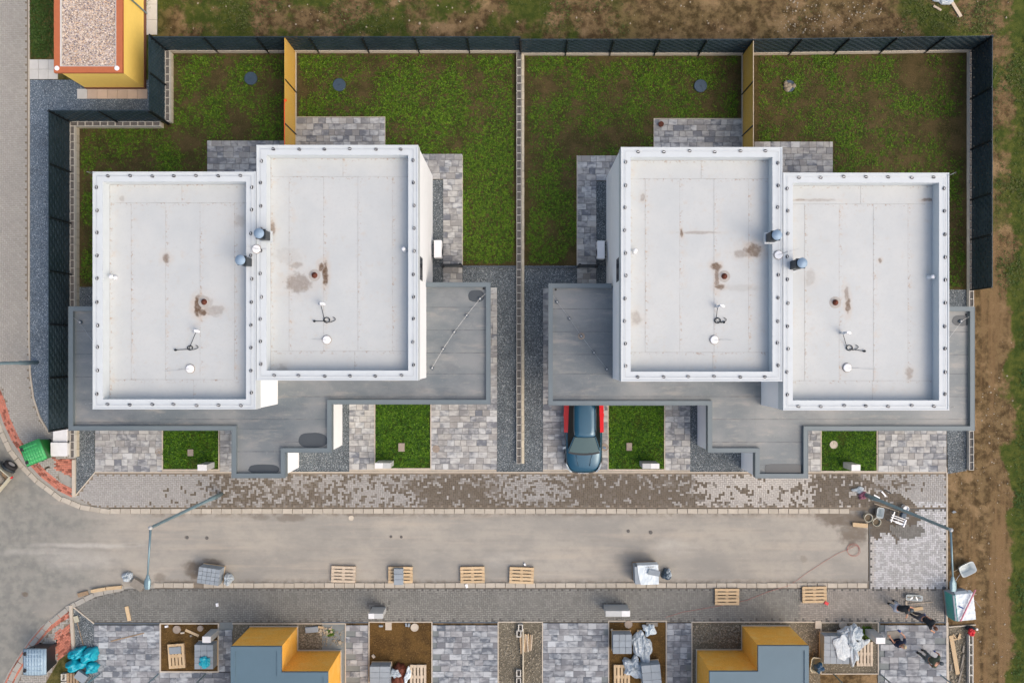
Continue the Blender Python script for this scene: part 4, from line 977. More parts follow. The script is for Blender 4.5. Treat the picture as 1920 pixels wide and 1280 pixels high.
# yellow building, top left
def yellow_house():
    z1 = 2.55; X0, X1, Y1 = 101, 229.5, 136.5; a, b, c, d = wrect(X0, -120, X1, Y1, z1)
    t = thing('yellow_building', 'small yellow building with a terracotta-edged flat pebble roof', 'building', ((a + c) / 2, b + 2, 0))
    part('wall', MB().box(a + .25, b + .04, .25, c - .03, d, z1 - .12), M['yellow_wall'], t)
    part('plinth', MB().box(a + .22, b + .01, 0, c + .0, d + .02, .25), M['brown_plinth'], t)
    w = .29; mb = MB(); o_ = [(a, b), (c, b), (c, d), (a, d)]; i_ = [(a + w, b + w), (c - w, b + w), (c - w, d - w), (a + w, d - w)]
    for i in range(4):
        j = (i + 1) % 4; mb.prism([o_[i], o_[j], i_[j], i_[i]], z1 - .14, z1)
    part('roof_edge', mb, M['terracotta'], t)
    rf = part('roof', MB().box(a + w, b + w, z1 - .12, c - w, d - w, z1 - .07, bottom=False), M['gravel_light'], t)
    mb = MB()
    for (p0, p1) in (((a + w, b + w), (a + w + .06, d - w)), ((c - w - .03, b + w), (c - w, d - w))): mb.box(p0[0], p0[1], z1 - .07, p1[0], p1[1], z1 + .004)
    mb.box(a + w + .06, b + w, z1 - .07, c - w - .03, b + w + .03, z1 + .004)
    part('roof_upstand', mb, M['slab'], t)
    for x in (a + .15, c - .15 - .1):
        part('fixing_disc', MB().lathe((x, b + .2, z1), [(.11, .0), (.11, .03), (.03, .035), (.03, .06), (.001, .062)], 18), M['white_plastic'], t)
    # pebbles on the roof as real stones
    rs = random.Random(5); mb = MB()
    for _ in range(5200):
        x = rs.uniform(a + w + .08, c - w - .05); y = rs.uniform(b + w + .05, b + 4.6); r = rs.uniform(.018, .04); q = rs.uniform(0, 6)
        col = rs.choice([lin(226, 214, 200), lin(160, 142, 128), lin(196, 180, 164), lin(120, 112, 118), lin(206, 178, 150), lin(178, 168, 170)])
        def rg(f, zz): return [(x + r * f * math.cos(q + i * 1.2566), y + r * f * .8 * math.sin(q + i * 1.2566), z1 - .07 + zz * r) for i in range(5)]
        n = len(mb.v); mb.v += rg(1, 0) + rg(.5, .7)
        for i in range(5): mb.face((n + i, n + (i + 1) % 5, n + 5 + (i + 1) % 5, n + 5 + i), 0, col)
        mb.face(range(n + 5, n + 10), 0, col)
    o = part('pebbles', mb, M['herring'], rf); o['kind'] = 'stuff'
    p0 = P(245, -3, 2.3); p1 = P(275, 24, .2)
    part('downpipe', MB().tube([(c + .05, p1.y, .1), (c + .05, p1.y, 2.45)], .04, 10), M['galv'], t)
yellow_house()

# the two unfinished houses along the bottom edge
def lower_house(label, roofpts, mirror):
    z = 2.85; W = [P(x, y, z) for x, y in roofpts]; pts = [(p.x, p.y) for p in W]
    cx = sum(p[0] for p in pts) / len(pts); cy = sum(p[1] for p in pts) / len(pts)
    t = thing('unfinished_house', label, 'house', (cx, cy, 0))
    part('wall', MB().prism(pts, 0, z - .1), M['wool'], t)
    part('base_strip', MB().prism([(p[0] * (1.0) + (.03 if p[0] > cx else -.03), p[1] + (.03 if p[1] > cy else -.03)) for p in pts], 0, .1), M['concrete'], t)
    rf = part('roof', MB().prism(pts, z - .1, z), M['blue_roof'], t)
    # raised rim round the roof
    mb = MB(); n = len(pts)
    a = sum(pts[i][0] * pts[(i + 1) % n][1] - pts[(i + 1) % n][0] * pts[i][1] for i in range(n)); sg = 1 if a > 0 else -1; w = .2
    I = []
    for i in range(n):
        d0 = (Vector(pts[i]) - Vector(pts[i - 1])).normalized(); d1 = (Vector(pts[(i + 1) % n]) - Vector(pts[i])).normalized()
        I.append(tuple(Vector(pts[i]) + (Vector((-d0.y, d0.x)) + Vector((-d1.y, d1.x))) * w * sg))
    for i in range(n):
        j = (i + 1) % n; mb.prism([pts[i], pts[j], I[j], I[i]], z, z + .05)
    part('roof_rim', mb, M['blue_roof'], rf)
lower_house('unfinished house with ochre walls and blue-grey roof at the bottom left', [(433, 1211), (528, 1211), (528, 1259), (615, 1259), (615, 1420), (433, 1420)], False)
lower_house('unfinished house with ochre walls and blue-grey roof at the bottom right', [(1421, 1209.5), (1516, 1209.5), (1516, 1420), (1330, 1420), (1330, 1257.5), (1421, 1257.5)], True)

# ------------------------------------------------------------------ fences
def panel_mesh(L, Hh, rows=9):
    mb = MB(); h = Hh / rows; n = max(4, int(L / .2))
    for r_ in range(rows):
        for i in range(n):
            x0, x1 = -L / 2 + i * L / n, -L / 2 + (i + 1) * L / n
            y = .026 if (i + r_) % 2 else -.026; z0, z1 = r_ * h + .002, (r_ + 1) * h - .002; ym = 0.0
            for s_ in (-1, 1):
                o_ = s_ * .003
                mb.quadv([(x0, ym + o_, z0), ((x0 + x1) / 2, y + o_, z0), ((x0 + x1) / 2, y + o_, z1), (x0, ym + o_, z1)])
                mb.quadv([((x0 + x1) / 2, y + o_, z0), (x1, ym + o_, z0), (x1, ym + o_, z1), ((x0 + x1) / 2, y + o_, z1)])
    for r_ in range(rows + 1): mb.box(-L / 2, -.016, r_ * h - .004, L / 2, .016, r_ * h + .004)
    for i in range(n + 1):
        x = -L / 2 + i * L / n; mb.box(x - .0025, -.008, 0, x + .0025, .008, Hh + .02)
    return mb.mesh('fence_panel', M['fence'])
PANEL = {}
def fence(label, A, B, z0, z1, sp, inner, plate=None, endpost=True, splits=None):
    """A,B world xy of the panel line; inner: unit vector towards the garden"""
    A, B = Vector(A), Vector(B); d = B - A; L = d.length; n = max(1, round(L / sp)); l = L / n; Hh = z1 - z0
    ts = [i / n for i in range(n + 1)] if splits is None else splits
    t = thing('garden_fence', label, 'fence', (A.x, A.y, 0)); ang = math.atan2(d.y, d.x); inner = Vector(inner)
    for i in range(len(ts) - 1):
        a, b = A + d * ts[i], A + d * ts[i + 1]; c = (a + b) / 2 - A; l = (b - a).length; key = (round(Hh, 2),)
        if key not in PANEL: PANEL[key] = panel_mesh(2.4, Hh)
        o = link('fence_panel', PANEL[key], t, (c.x, c.y, z0), ang); o.scale.x = l / 2.4
        if plate:
            link('base_panel', MB().box(-l / 2 + .02, -.025, 0, l / 2 - .02, .025, z0 - .01, bottom=False).mesh('base_panel', M['concrete']), t, (c.x + inner.x * plate, c.y + inner.y * plate, 0), ang)
    pm = MB().box(-.03, -.03, 0, .03, .03, z1 + .05).box(-.034, -.034, z1 + .05, .034, .034, z1 + .065, 1).mesh('fence_post', [M['post_dark'], M['anthracite']])
    for k, tt in enumerate(ts):
        if k == len(ts) - 1 and not endpost: continue
        p = A + d * tt - A + inner * .05; link('fence_post', pm, t, (p.x, p.y, 0), ang)
    return t
ZB = .30
WX = P(130, 0, .5).x; WY1 = P(0, 227, .5).y; WX2 = P(308.5, 0, .5).x; NYL = P(0, 94, .3).y; NYR = P(0, 98.5, .3).y
fence('tall dark woven fence running along the west side above the blue-grey gravel', (WX, P(0, 802, .5).y), (WX, WY1), .5, 2.33, 2.4, (1, 0))
fence('short dark woven fence section facing the south wall of the yellow building', (WX, WY1), (WX2, WY1), .5, 2.33, 2.4, (0, -1))
fence('dark woven fence section running north beside the east wall of the yellow building', (WX2, WY1), (WX2, NYL), .5, 2.25, 2.1, (1, 0))
fence('dark woven north fence behind the two western gardens, left of the block wall', (WX2, NYL), (P(975, 0, 2).x, NYL), ZB, 2.05, 2.44, (0, -1), plate=.03)
fence('dark woven north fence between the block wall and the second yellow partition', (P(977, 0, 2).x, NYR), (P(1413, 0, 2.05).x, NYR), ZB, 2.05, 2.44, (0, -1), plate=.03)
EX = P(1822.5, 0, .25).x; NYE = P(0, 92.5, .3).y
fence('dark woven north fence behind the easternmost garden', (P(1413, 0, 2.05).x + .05, NYR), (EX, NYE), ZB, 2.05, 2.45, (0, -1), plate=.03)
fence('dark woven fence closing the easternmost garden towards the dirt track', (EX, NYE), (EX, P(0, 543, .5).y), .25, 2.05, 2.45, (-1, 0), splits=[0, .205, .415, .625, .79, 1])
# the fence stub between the two halves of the north fence
def board_wall(label, px_b, y0, y1, zt, face, cap=False, posts=()):
    """tall yellow board partition between two gardens"""
    x = P(px_b, 0, 0).x; ya, yb = P(0, y1).y, P(0, y0).y; t = thing('board_partition', label, 'partition', (x, yb, 0))
    n = 3; hb = (yb - ya) / n
    for i in range(n):
        part('board', MB().box(x - .012, ya + i * hb + .003, .16, x + .012, ya + (i + 1) * hb - .003, zt - .002 * i), M['osb'], t)
    part('base_panel', MB().box(x - .035, ya, 0, x + .035, yb, .155), M['concrete'], t)
    if cap:
        part('orange_edge', MB().box(x - .02, ya, zt + .002, x + .014, yb - 2.9, zt + .03), M['orange'], t)
        c = P(0, 150, zt); part('orange_knot', MB().lathe((x + .02, yb - 2.95, zt - .12), [(.02, 0), (.07, .04), (.06, .12), (.02, .16)], 10), M['orange'], t)
    else: part('top_edge', MB().box(x - .02, ya, zt + .002, x + .014, yb, zt + .02), M['wood_pale'], t)
    for py in posts:
        yy = P(0, py, 0).y; part('post', MB().box(x + face * .014 - .03 * (face < 0) , yy - .03, 0, x + face * .014 + .03 * (face > 0), yy + .03, zt + .01), M['post_dark'], t)
board_wall('yellow board partition with an orange top edge between the two western gardens', 555, 99, 345, 2.02, 1, True, (174, 253))
board_wall('yellow board partition with a pale top edge between the two eastern gardens', 1391.5, 101, 345, 2.02, -1, False, (178, 256))
# hollow concrete blocks
def hollow(w=.24, l=.385, h=.235, fill=.07, t=.024, m=('block_pale', 'block_fill')):
    mb = MB(); O = [(-w / 2, -l / 2 + .004), (w / 2, -l / 2 + .004), (w / 2, l / 2 - .004), (-w / 2, l / 2 - .004)]
    I = [(-w / 2 + t, -l / 2 + t), (w / 2 - t, -l / 2 + t), (w / 2 - t, l / 2 - t * .5), (-w / 2 + t, l / 2 - t * .5)]
    for i in range(4):
        j = (i + 1) % 4; mb.prism([O[i], O[j], I[j], I[i]], 0, h, 0)
    mb.quadv([(*I[0], h - fill), (*I[1], h - fill), (*I[2], h - fill), (*I[3], h - fill)], 1)
    return mb.mesh('hollow_block', [M[m[0]], M[m[1]]])
HB = hollow(.235, .385); HB2 = hollow(.22, .5, .235, .20, .045)
SB = MB().box(-.10, -.19, 0, .10, .19, .24, taper=.004).mesh('solid_block', M['block']); 
def wall_of_blocks(label, A, B, inward, course2=True, z=0.0, hollow_mesh=None, ln=.385, group=None):
    A, B = Vector(A), Vector(B); d = B - A; n = round(d.length / ln); l = d.length / n; ang = math.atan2(d.y, d.x) - math.pi / 2
    t = thing('block_wall', label, 'wall', (A.x, A.y, 0))
    for i in range(n):
        p = d * ((i + .5) / n)
        if course2: link('block', BB, t, (p.x, p.y, 0), ang)
        o = link('hollow_block', hollow_mesh or HB, t, (p.x + random.uniform(-.004, .004), p.y, (.25 if course2 else 0) + z), ang); o.scale.y = l / ln
    return t
BB = MB().box(-.1175, -.187, 0, .1175, .187, .245, taper=.004, bottom=False).mesh('block', M['block'])
wt = .12
wall_of_blocks('two-course hollow block wall at the foot of the west fence', (WX + wt, P(0, 858, .5).y), (WX + wt, WY1 - .24), (1, 0))
wall_of_blocks('short two-course block wall at the foot of the fence south of the yellow building', (WX + .005, WY1 - wt), (WX2 - .24, WY1 - wt), (0, -1))
wall_of_blocks('two-course block wall at the foot of the fence east of the yellow building', (WX2 + wt, WY1 - .0), (WX2 + wt, NYL - .1), (1, 0))
mid = wall_of_blocks('long low wall of hollow blocks dividing the two pairs of gardens', (P(973, 0).x, P(0, 868).y), (P(973, 0).x, P(0, 101).y), (1, 0), course2=False)
A = P(980.5, 868); n = 52; l_ = (868 - 101) * S / n; L0 = mid.location
CB = MB().box(-.065, -l_ / 2 + .003, 0, .065, l_ / 2 - .003, .2, taper=.004, bottom=False).mesh('facing_block', M['block'])
for i in range(n): link('facing_block', CB, mid, (A.x - L0.x + random.uniform(-.004, .004), (i + .5) * l_, random.uniform(-.004, .004)))
wall_of_blocks('row of hollow blocks at the foot of the easternmost fence', (P(1817, 0).x, P(0, 880).y), (P(1817, 0).x, P(0, 97).y), (-1, 0), course2=False)
# low gates and rails between gardens and carports
def rail(label, x0, x1, y, gate, gx0, gx1):
    a, b = P(x0, y), P(x1, y); t = thing('low_fence', label, 'fence', (a.x, a.y, 0))
    part('rail', MB().box(a.x, a.y - .03, 0, b.x, a.y + .03, .12), M['dark_joint'], t)
    g0, g1 = P(gx0, y), P(gx1, y); gt = part('gate', MB().box(g0.x, a.y - .02, .08, g1.x, a.y + .02, 1.0), M['fence'], t)
    part('gate_frame', MB().box(g0.x, a.y - .035, 1.0, g1.x, a.y + .035, 1.06), M['post_dark'], gt)
    for gx in (gx0, gx1):
        p = P(gx, y); part('gate_post', MB().box(p.x - .05, p.y - .05, 0, p.x + .05, p.y + .05, 1.25).box(p.x - .055, p.y - .055, 1.25, p.x + .055, p.y + .055, 1.27), M['post_dark'], t)
rail('dark low rail and gate between the second garden and its carport', 812, 968, 500, True, 832, 866)
rail('dark low rail and gate between the third garden and its carport', 983, 1136, 501, True, 1084, 1117)

# ------------------------------------------------------------------ car
def car():
    zc = .8; c = P(1094, 886, .62); t = thing('parked_car', 'dark blue car with red rear side panels parked nose-out under the carport', 'car', (c.x, c.y, 0))
    ST = [(0.0, .46, .60, .50), (.05, .60, .68, .34), (.16, .74, .78, .28), (.40, .84, .88, .24), (.8, .895, .95, .22), (1.15, .905, 1.0, .22), (2.0, .915, 1.02, .22), (3.3, .915, 1.04, .22), (4.0, .885, 1.04, .24), (4.3, .83, .98, .3), (4.4, .72, .86, .38)]
    rings = []
    for s_, w, zt, zb in ST:
        half = [(0, zt + .015), (w * .45, zt + .008), (w * .76, zt - .025), (w * .93, zt - .085), (w, zt - .22), (w * .995, (zt + zb) / 2 - .05), (w * .95, zb + .05), (w * .8, zb), (0, zb)]
        rings.append([(x, s_, z) for x, z in half] + [(-x, s_, z) for x, z in half[-2:0:-1]])
    mb = MB().rings(rings); mb.f = [f[::-1] for f in mb.f]
    body = part('body', mb, M['paint_blue'], t, True, world=False)
    sb = body.modifiers.new('sub', 'SUBSURF'); sb.levels = 1; sb.render_levels = 2
    def pl(nm, mbx, mt, par=body, sm=False, bev=0): return part(nm, mbx, M[mt], par, sm, world=False, bevel=bev)
    # greenhouse
    base = [(.0, .98), (.55, 1.02), (.76, 1.14), (.80, 1.6), (.78, 2.4), (.76, 3.3), (.70, 3.95), (.45, 4.12), (0, 4.15)]
    roof = [(.0, 1.80), (.38, 1.82), (.50, 1.88), (.545, 2.1), (.55, 2.5), (.54, 3.1), (.49, 3.55), (.33, 3.68), (0, 3.7)]
    def full(h, z): return [(x, y, z) for x, y in h] + [(-x, y, z) for x, y in h[-2:0:-1]]
    mb = MB().rings([full(base, .99), full(roof, 1.47)], cap=False); mb.f = [f[::-1] for f in mb.f]
    pl('side_window', mb, 'glass_side', body, True)
    def ro(f): return [(x * f, 1.75 + (y - 1.75) * (1 if f == 1 else 1) , 0) for x, y in roof]
    mb = MB()
    R1 = full(roof, 1.465); R2 = [(x * .96, 2.7 + (y - 2.7) * .97, 1.50) for x, y, z in R1]; R3 = [(x * .5, 2.7 + (y - 2.7) * .8, 1.525) for x, y, z in R1]
    mb.rings([R1, R2, R3]); mb.f = [f[::-1] for f in mb.f]; rf = pl('roof', mb, 'paint_blue', body, True)
    pl('roof_seam', MB().box(-.45, 1.97, 1.497, .45, 1.985, 1.506), 'black', rf)
    for s_ in (-1, 1): pl('roof_rail', MB().tube([(s_ * .50, 1.95, 1.49), (s_ * .53, 2.2, 1.54), (s_ * .53, 3.2, 1.54), (s_ * .50, 3.5, 1.49)], .018, 8), 'rail_dark', rf)
    # windscreen, cowl, pillars
    mb = MB(); nx = 8
    for i in range(nx):
        def W_(u, v):
            xb = .735 * u; yb = 1.09 - .08 * (1 - u * u); xt = .47 * u; yt = 1.84 - .03 * (1 - u * u); zb_, zt_ = 1.03, 1.475
            return (xb + (xt - xb) * v, yb + (yt - yb) * v - .012, zb_ + (zt_ - zb_) * v + .012)
        u0, u1 = -1 + 2 * i / nx, -1 + 2 * (i + 1) / nx
        mb.quadv([W_(u0, 0), W_(u1, 0), W_(u1, 1), W_(u0, 1)])
    pl('windscreen', mb, 'glass', body, True)
    mb = MB()
    for i in range(10):
        u0, u1 = -1 + i / 5, -1 + (i + 1) / 5
        f = lambda u: (.755 * u, 1.08 - .10 * (1 - u * u)); a, b = f(u0), f(u1)
        mb.prism([a, b, (b[0], b[1] - .075), (a[0], a[1] - .075)], .985, 1.028)
    pl('cowl', mb, 'black')
    for s_ in (-1, 1):
        mb = MB().tube([(s_ * .77, 1.12, 1.02), (s_ * .50, 1.86, 1.475)], .028, 8); pl('pillar', mb, 'paint_blue')
        mb = MB().tube([(s_ * .28, .35, .915), (s_ * .33, .7, .968), (s_ * .42, 1.0, 1.003)], .012, 6); pl('bonnet_crease', mb, 'paint_blue', body, True)
        mb = MB().rings([[(s_ * (.60 + .0 * k) + dx, y, z + dz) for dx, dz in ((-.05, -.05), (.05, -.05), (.06, .04), (-.04, .06))] for y, z, k in ((.055, .70, 0),)] + [[(s_ * .74 + dx, .2, .745 + dz) for dx, dz in ((-.05, -.05), (.05, -.05), (.05, .04), (-.05, .05))], [(s_ * .85 + dx, .46, .80 + dz) for dx, dz in ((-.03, -.03), (.02, -.03), (.02, .03), (-.03, .04))]])
        pl('headlight', mb, 'lamp_glass', body)
        mr_ = pl('door_mirror', MB().rings([[(s_ * (.90 + a), 1.30 + b, 1.02 + c_) for b, c_ in ((-.06, -.05), (.06, -.05), (.06, .07), (-.06, .07))] for a, b in ((0, 0),)] + [[(s_ * 1.06, 1.25 + b, 1.03 + c_) for b, c_ in ((-.05, -.05), (.05, -.05), (.05, .07), (-.05, .07))]]), 'lamp_glass', body, False, .015)
        mb = MB()
        for k in range(5):
            y0, y1 = 2.0 + k * .44, 2.0 + (k + 1) * .44
            w0 = .922; w1 = .922 if y1 < 3.6 else .90
            for (w_a, za), (w_b, zb_) in (((.965, .84), (.70, 1.075)), ((.965, .84), (.955, .4))):
                mb.quadv([(s_ * w_a * (.985 if y0 > 3.6 else 1), y0, za), (s_ * w_a * (.97 if y1 > 3.6 else 1), y1, za), (s_ * w_b * (.97 if y1 > 3.6 else 1), y1, zb_ ), (s_ * w_b * (.985 if y0 > 3.6 else 1), y0, zb_)])
        mb.quadv([(s_ * .955, 2.0, .4), (s_ * .965, 2.0, .84), (s_ * .70, 2.0, 1.075), (s_ * .70, 2.0, .6)])
        rp = pl('rear_door', mb, 'paint_red', body); rp['label'] = 'red rear door panel'
        pl('door_handle', MB().box(min(s_ * .97, s_ * .99), 2.75, .80, max(s_ * .97, s_ * .99), 2.93, .83), 'paint_red', body)
        for y in (.78, 3.42):
            wh = part('wheel', MB().rings([[(s_ * x, y + .32 * math.cos(i / 20 * 6.283) * f, .33 + .32 * math.sin(i / 20 * 6.283) * f) for i in range(20)] for x, f in ((.70, 1), (.90, 1), (.915, .9))]), M['tyre'], t, world=False)
            part('rim', MB().rings([[(s_ * x, y + .21 * math.cos(i / 16 * 6.283) * f, .33 + .21 * math.sin(i / 16 * 6.283) * f) for i in range(16)] for x, f in ((.90, 1), (.922, .8))]), M['chrome'], wh, world=False)
    pl('grille', MB().box(-.42, .0, .48, .42, .03, .60), 'black'); pl('bumper_edge', MB().tube([(-.62, .05, .42), (-.4, -.015, .40), (0, -.03, .40), (.4, -.015, .40), (.62, .05, .42)], .03, 8), 'black')
    pl('wiper', MB().tube([(.30, 1.03, 1.05), (-.25, 1.14, 1.10)], .008, 5), 'black')
    pl('number_plate', MB().box(-.26, -.045, .44, .26, -.03, .55), 'white_plastic')
    return t
car()

# ------------------------------------------------------------------ street lamps
def lamp(label, base, joint, head, zt):
    B = P(*base); J = P(*joint, zt); B = Vector((J.x, J.y, 0)); Hd = P(*head, zt - .02)
    t = thing('street_lamp', label, 'street lamp', (B.x, B.y, 0), group=None)
    part('pole', MB().lathe((B.x, B.y, 0), [(.10, 0), (.10, 1.5), (.075, 1.52), (.06, zt - .05), (.06, zt)], 14), M['galv'], t, True)
    part('pole_cap', MB().lathe((B.x, B.y, zt), [(.075, -.04), (.085, .02), (.05, .08), (.01, .09)], 14), M['grey_box'], t, True)
    part('door', MB().box(B.x - .05, B.y - .115, .6, B.x + .05, B.y - .10, 1.0), M['galv'], t)
    d = (Hd - J); d.z = 0; L = d.length; u = d.normalized(); a = J + u * (L - .55)
    part('arm', MB().tube([(J.x, J.y, zt - .02), (a.x, a.y, zt + .04)], [.045, .032], 12), M['galv'], t, True)
    n = Vector((-u.y, u.x, 0)); rg = []
    for s_, w, h in ((-.02, .045, .05), (.1, .07, .07), (.2, .12, .08), (.42, .125, .08), (.55, .10, .05), (.57, .06, .03)):
        p = a + u * s_; rg.append([(p.x + n.x * w * x, p.y + n.y * w * x, zt + .03 + h * z) for x, z in ((-1, -.5), (1, -.5), (1, .4), (.5, .9), (-.5, .9), (-1, .4))])
    hd = part('lamp_head', MB().rings(rg), M['galv'], t)
    rg = [[(a.x + u.x * s_ + n.x * w * x, a.y + u.y * s_ + n.y * w * x, zt - .03 + z) for x, z in ((-1, 0), (1, 0), (1, .03), (-1, .03))] for s_, w in ((.22, .08), (.45, .08))]
    part('lens', MB().rings(rg), M['glass'], hd)
lamp('grey street lamp arching over the left end of the street', (415, 922), (282, 989), (277, 1103), 8.1)
lamp('grey street lamp at the east end beside the dirt track', (1620, 925), (1783, 993), (1786, 1107), 8.4)
lamp('grey street lamp standing in the blue-grey gravel by the west walkway', (70, 680), (-146, 684), (-146, 574), 8.1)

# ------------------------------------------------------------------ pallets
def pallet_proto():
    """1.2 x 0.8 m pallet, top boards along x"""
    root = thing('wooden_pallet', 'x', 'pallet')
    for i, y in enumerate((-.34, -.17, 0, .17, .34)):
        w = .118
        o = link('board', MB().box(-.6, -w / 2, 0, .6, w / 2, .022).mesh('board', M['wood']), root, (0, y, .122))
    for x in (-.53, 0, .53): link('cross_board', MB().box(-.07, -.4, 0, .07, .4, .022).mesh('cross_board', M['wood']), root, (x, 0, .10))
    bl = MB().box(-.07, -.05, 0, .07, .05, .078).mesh('pallet_block', M['wood_old'])
    for x in (-.53, 0, .53):
        for y in (-.35, 0, .35): link('pallet_block', bl, root, (x, y, .022))
    for y in (-.35, 0, .35): link('bottom_board', MB().box(-.6, -.05, 0, .6, .05, .022).mesh('bottom_board', M['wood_old']), root, (0, y, 0))
    return root
PAL = pallet_proto(); used = [False]
def pallet(px, py, rot, label, pale=False, z=0, group=None):
    o = copy_tree(PAL) if (pale or used[0]) else PAL
    used[0] = used[0] or o is PAL; c = P(px, py, z + .14); o.location = (c.x, c.y, z + .035); o.rotation_euler.z = rot; o['label'] = label
    if group: o['group'] = group
    if pale:
        for ch in o.children:
            if ch.data.name.startswith(('board', 'cross')): ch.data = ch.data.copy(); ch.data.materials[0] = M['wood_pale']
    return o
G = 'empty wooden pallets'
pallet(644, 1076, R(-1.5), 'pale pinkish wooden pallet on the lower kerb, leftmost of the kerb row', True, group=G)
pallet(751, 1077, R(0), 'wooden pallet on the lower kerb half covered by a few grey pavers', group=G)
pallet(886, 1077, R(1), 'light wooden pallet on the lower kerb with a white can lying below it', group=G)
pallet(978, 1078, R(-2), 'light wooden pallet on the lower kerb with a white scrap above it', group=G)
pallet(1363, 1118, R(0), 'lone wooden pallet standing on the dark footpath right of the wrapped pack', group=G)
pallet(1527, 1114, R(1), 'wooden pallet on the footpath with red and white gloves on its corner', group=G)
pallet(331, 1229, R(94), 'old wooden pallet lying on brown soil with a grey paver on it', group=G)
pallet(784, 1268, R(90), 'pale wooden pallet with north-south boards at the bottom edge beside the crumpled bag', True, group=G)
pallet(1166, 1268, R(90), 'wooden pallet at the bottom edge half under crumpled white film', group=G)
pallet(1621, 1225, R(90), 'weathered wooden pallet next to the big film-covered paver stack', True, group=G)
def stack(name, label, cat, px, py, w, d, h, rot, n=(4, 3), layers=4, mat='stack_grey', base=True):
    """pavers stacked on a pallet; px,py is the centre of the top"""
    c = P(px, py, h); t = thing(name, label, cat, (c.x, c.y, 0), rot)
    z0 = .14 if base else 0
    if base:
        mb = MB()
        for x in (-.45, 0, .45): mb.box(x * w - .05, -d / 2, 0, x * w + .05, d / 2, .10)
        part('pallet_base', mb, M['wood_old'], t, world=False); part('pallet_deck', MB().box(-w / 2 - .02, -d / 2 - .02, .10, w / 2 + .02, d / 2 + .02, .14), M['wood'], t, world=False)
    hh = (h - z0) / layers; bw, bd = w / n[0], d / n[1]
    me = MB().box(-bw / 2 + .004, -bd / 2 + .004, 0, bw / 2 - .004, bd / 2 - .004, hh - .004, taper=.003).mesh('paver', M[mat])
    for k in range(layers):
        for i in range(n[0]):
            for j in range(n[1]):
                if 0 < i < n[0] - 1 and 0 < j < n[1] - 1 and k < layers - 1: continue
                link('paver', me, t, (-w / 2 + (i + .5) * bw + random.uniform(-.003, .003), -d / 2 + (j + .5) * bd, z0 + k * hh))
    return t
def crumple(name, label, cat, px, py, rx, ry, h, mat, seed=0, rot=0, z=0.0, parent=None, lobes=5, amp=.35, nn=(26, 12)):
    rg_ = .35 if 'bag' in name else .75; nn = (max(nn[0], 32), max(nn[1], 14))
    c = P(px, py, z + h * .6); rs = random.Random(seed); mb = MB(); nu, nv = nn; rg = []
    for j in range(nv + 1):
        v = j / nv; r = math.cos(v * math.pi / 2) ** .6 if j < nv else .02; ring = []
        for i in range(nu):
            a = 6.283 * i / nu; ca, sa = math.cos(a), math.sin(a)
            n1 = noise.noise((ca * 1.3 * lobes / 4, sa * 1.3 * lobes / 4, seed * 1.7)); n2 = 1 - 2 * abs(noise.noise((ca * 3 + v * 4, sa * 3 - v * 3, seed + 5.3))); n3 = abs(noise.noise((ca * 6 + v * 9, sa * 6, seed + 9.3)))
            f = 1 + amp * n1 * 1.6 + rg_ * (.16 * (n2 - .6) - .1 * n3)
            zz = h * math.sin(v * math.pi / 2) ** .8 * (1 + .45 * noise.noise((ca * 2 * r, sa * 2 * r, seed + 2)) + rg_ * .22 * (n2 - .6)) 
            ring.append((rx * f * r * ca, ry * f * r * sa, max(0, zz)))
        rg.append(ring)
    mb.rings(rg)
    if parent is not None:
        o = part(name, mb, M[mat], parent, True, world=False); return o
    return solo(name, mb, M[mat], label, cat, loc=(c.x, c.y, z + .035), rotz=rot, smooth='bag' in name)
# stacks along the street and in the front plots
s_ = stack('paver_stack', 'grey stack of pavers tilted on its pallet beside a wet patch of road', 'paver stack', 391, 1080, 1.06, .80, .75, R(-8), (5, 4), 5)
crumple('plastic_film', 'white torn film bunched at the right end of the tilted grey paver stack', 'film', 427, 1087, .22, .26, .5, 'film', 3)
crumple('plastic_film', 'grey-white film and paper lying on the road left of the lamp arm', 'film', 238, 1081, .26, .24, .3, 'film', 4, amp=.15)
solo('cardboard_slab', MB().obox((0, 0, .12), .62, .40, .22, 0), M['stack_dark'], 'dark grey folded sack lying on the kerb beneath the lamp head', 'sack', loc=tuple(P(261, 1094, .1)), rotz=R(-32))
def beams(label, cx, cy, L, w, h, rot, mat='wood', z=.0):
    return solo('timber_beam', MB().box(-L / 2, -w / 2, 0, L / 2, w / 2, h), M[mat], label, 'timber', loc=tuple(P(cx, cy, 0) + Vector((0, 0, .035 + z))), rotz=rot)
beams('short yellow timber on the curved kerb, left of its twin', 187, 1104, .72, .16, .14, R(10)); beams('short yellow timber on the curved kerb, right one of the two', 216, 1100, .72, .16, .14, R(5))
beams('old brown timber end at the start of the curved kerb', 157, 1112, .5, .2, .08, R(16), 'wood_old')
beams('short pale board lying across the dark footpath', 241, 1149, .72, .17, .05, R(-78)); beams('thin batten lying diagonally on the bottom left drive', 240, 1193, 1.7, .05, .04, R(14), 'wood_old')
beams('short board beside the round cover in the bottom left soil plot', 361, 1185, .72, .12, .04, R(-24)); beams('yellow timber lying on sandy paving beside the round buckets', 1611, 983, .74, .2, .12, R(-5))
beams('yellow board on the paving in front of the bending worker', 1717, 1140, .62, .16, .06, R(6)); beams('long pale plank leaning along the dirt strip beside the hollow blocks', 1788, 1226, 1.95, .2, .06, R(-80)); beams('orange-brown stick on the stones in the left front pit', 602, 1174, .25, .1, .08, R(-12))
for i, (x, y) in enumerate(((1782, 1250), (1805, 1215), (1803, 1240), (1800, 1262))):
    beams(('thin grey board leaning in the dirt strip', 'short grey stone bar beside the hollow blocks, nearest the red jacket', 'grey metal bar lying beside the hollow blocks', 'grey metal bar lying beside the hollow blocks, lowest in the photo')[i], x, y, (.3, .35, .8, .9)[i], .08, .05, R(88 - 4 * i), 'stack_dark')
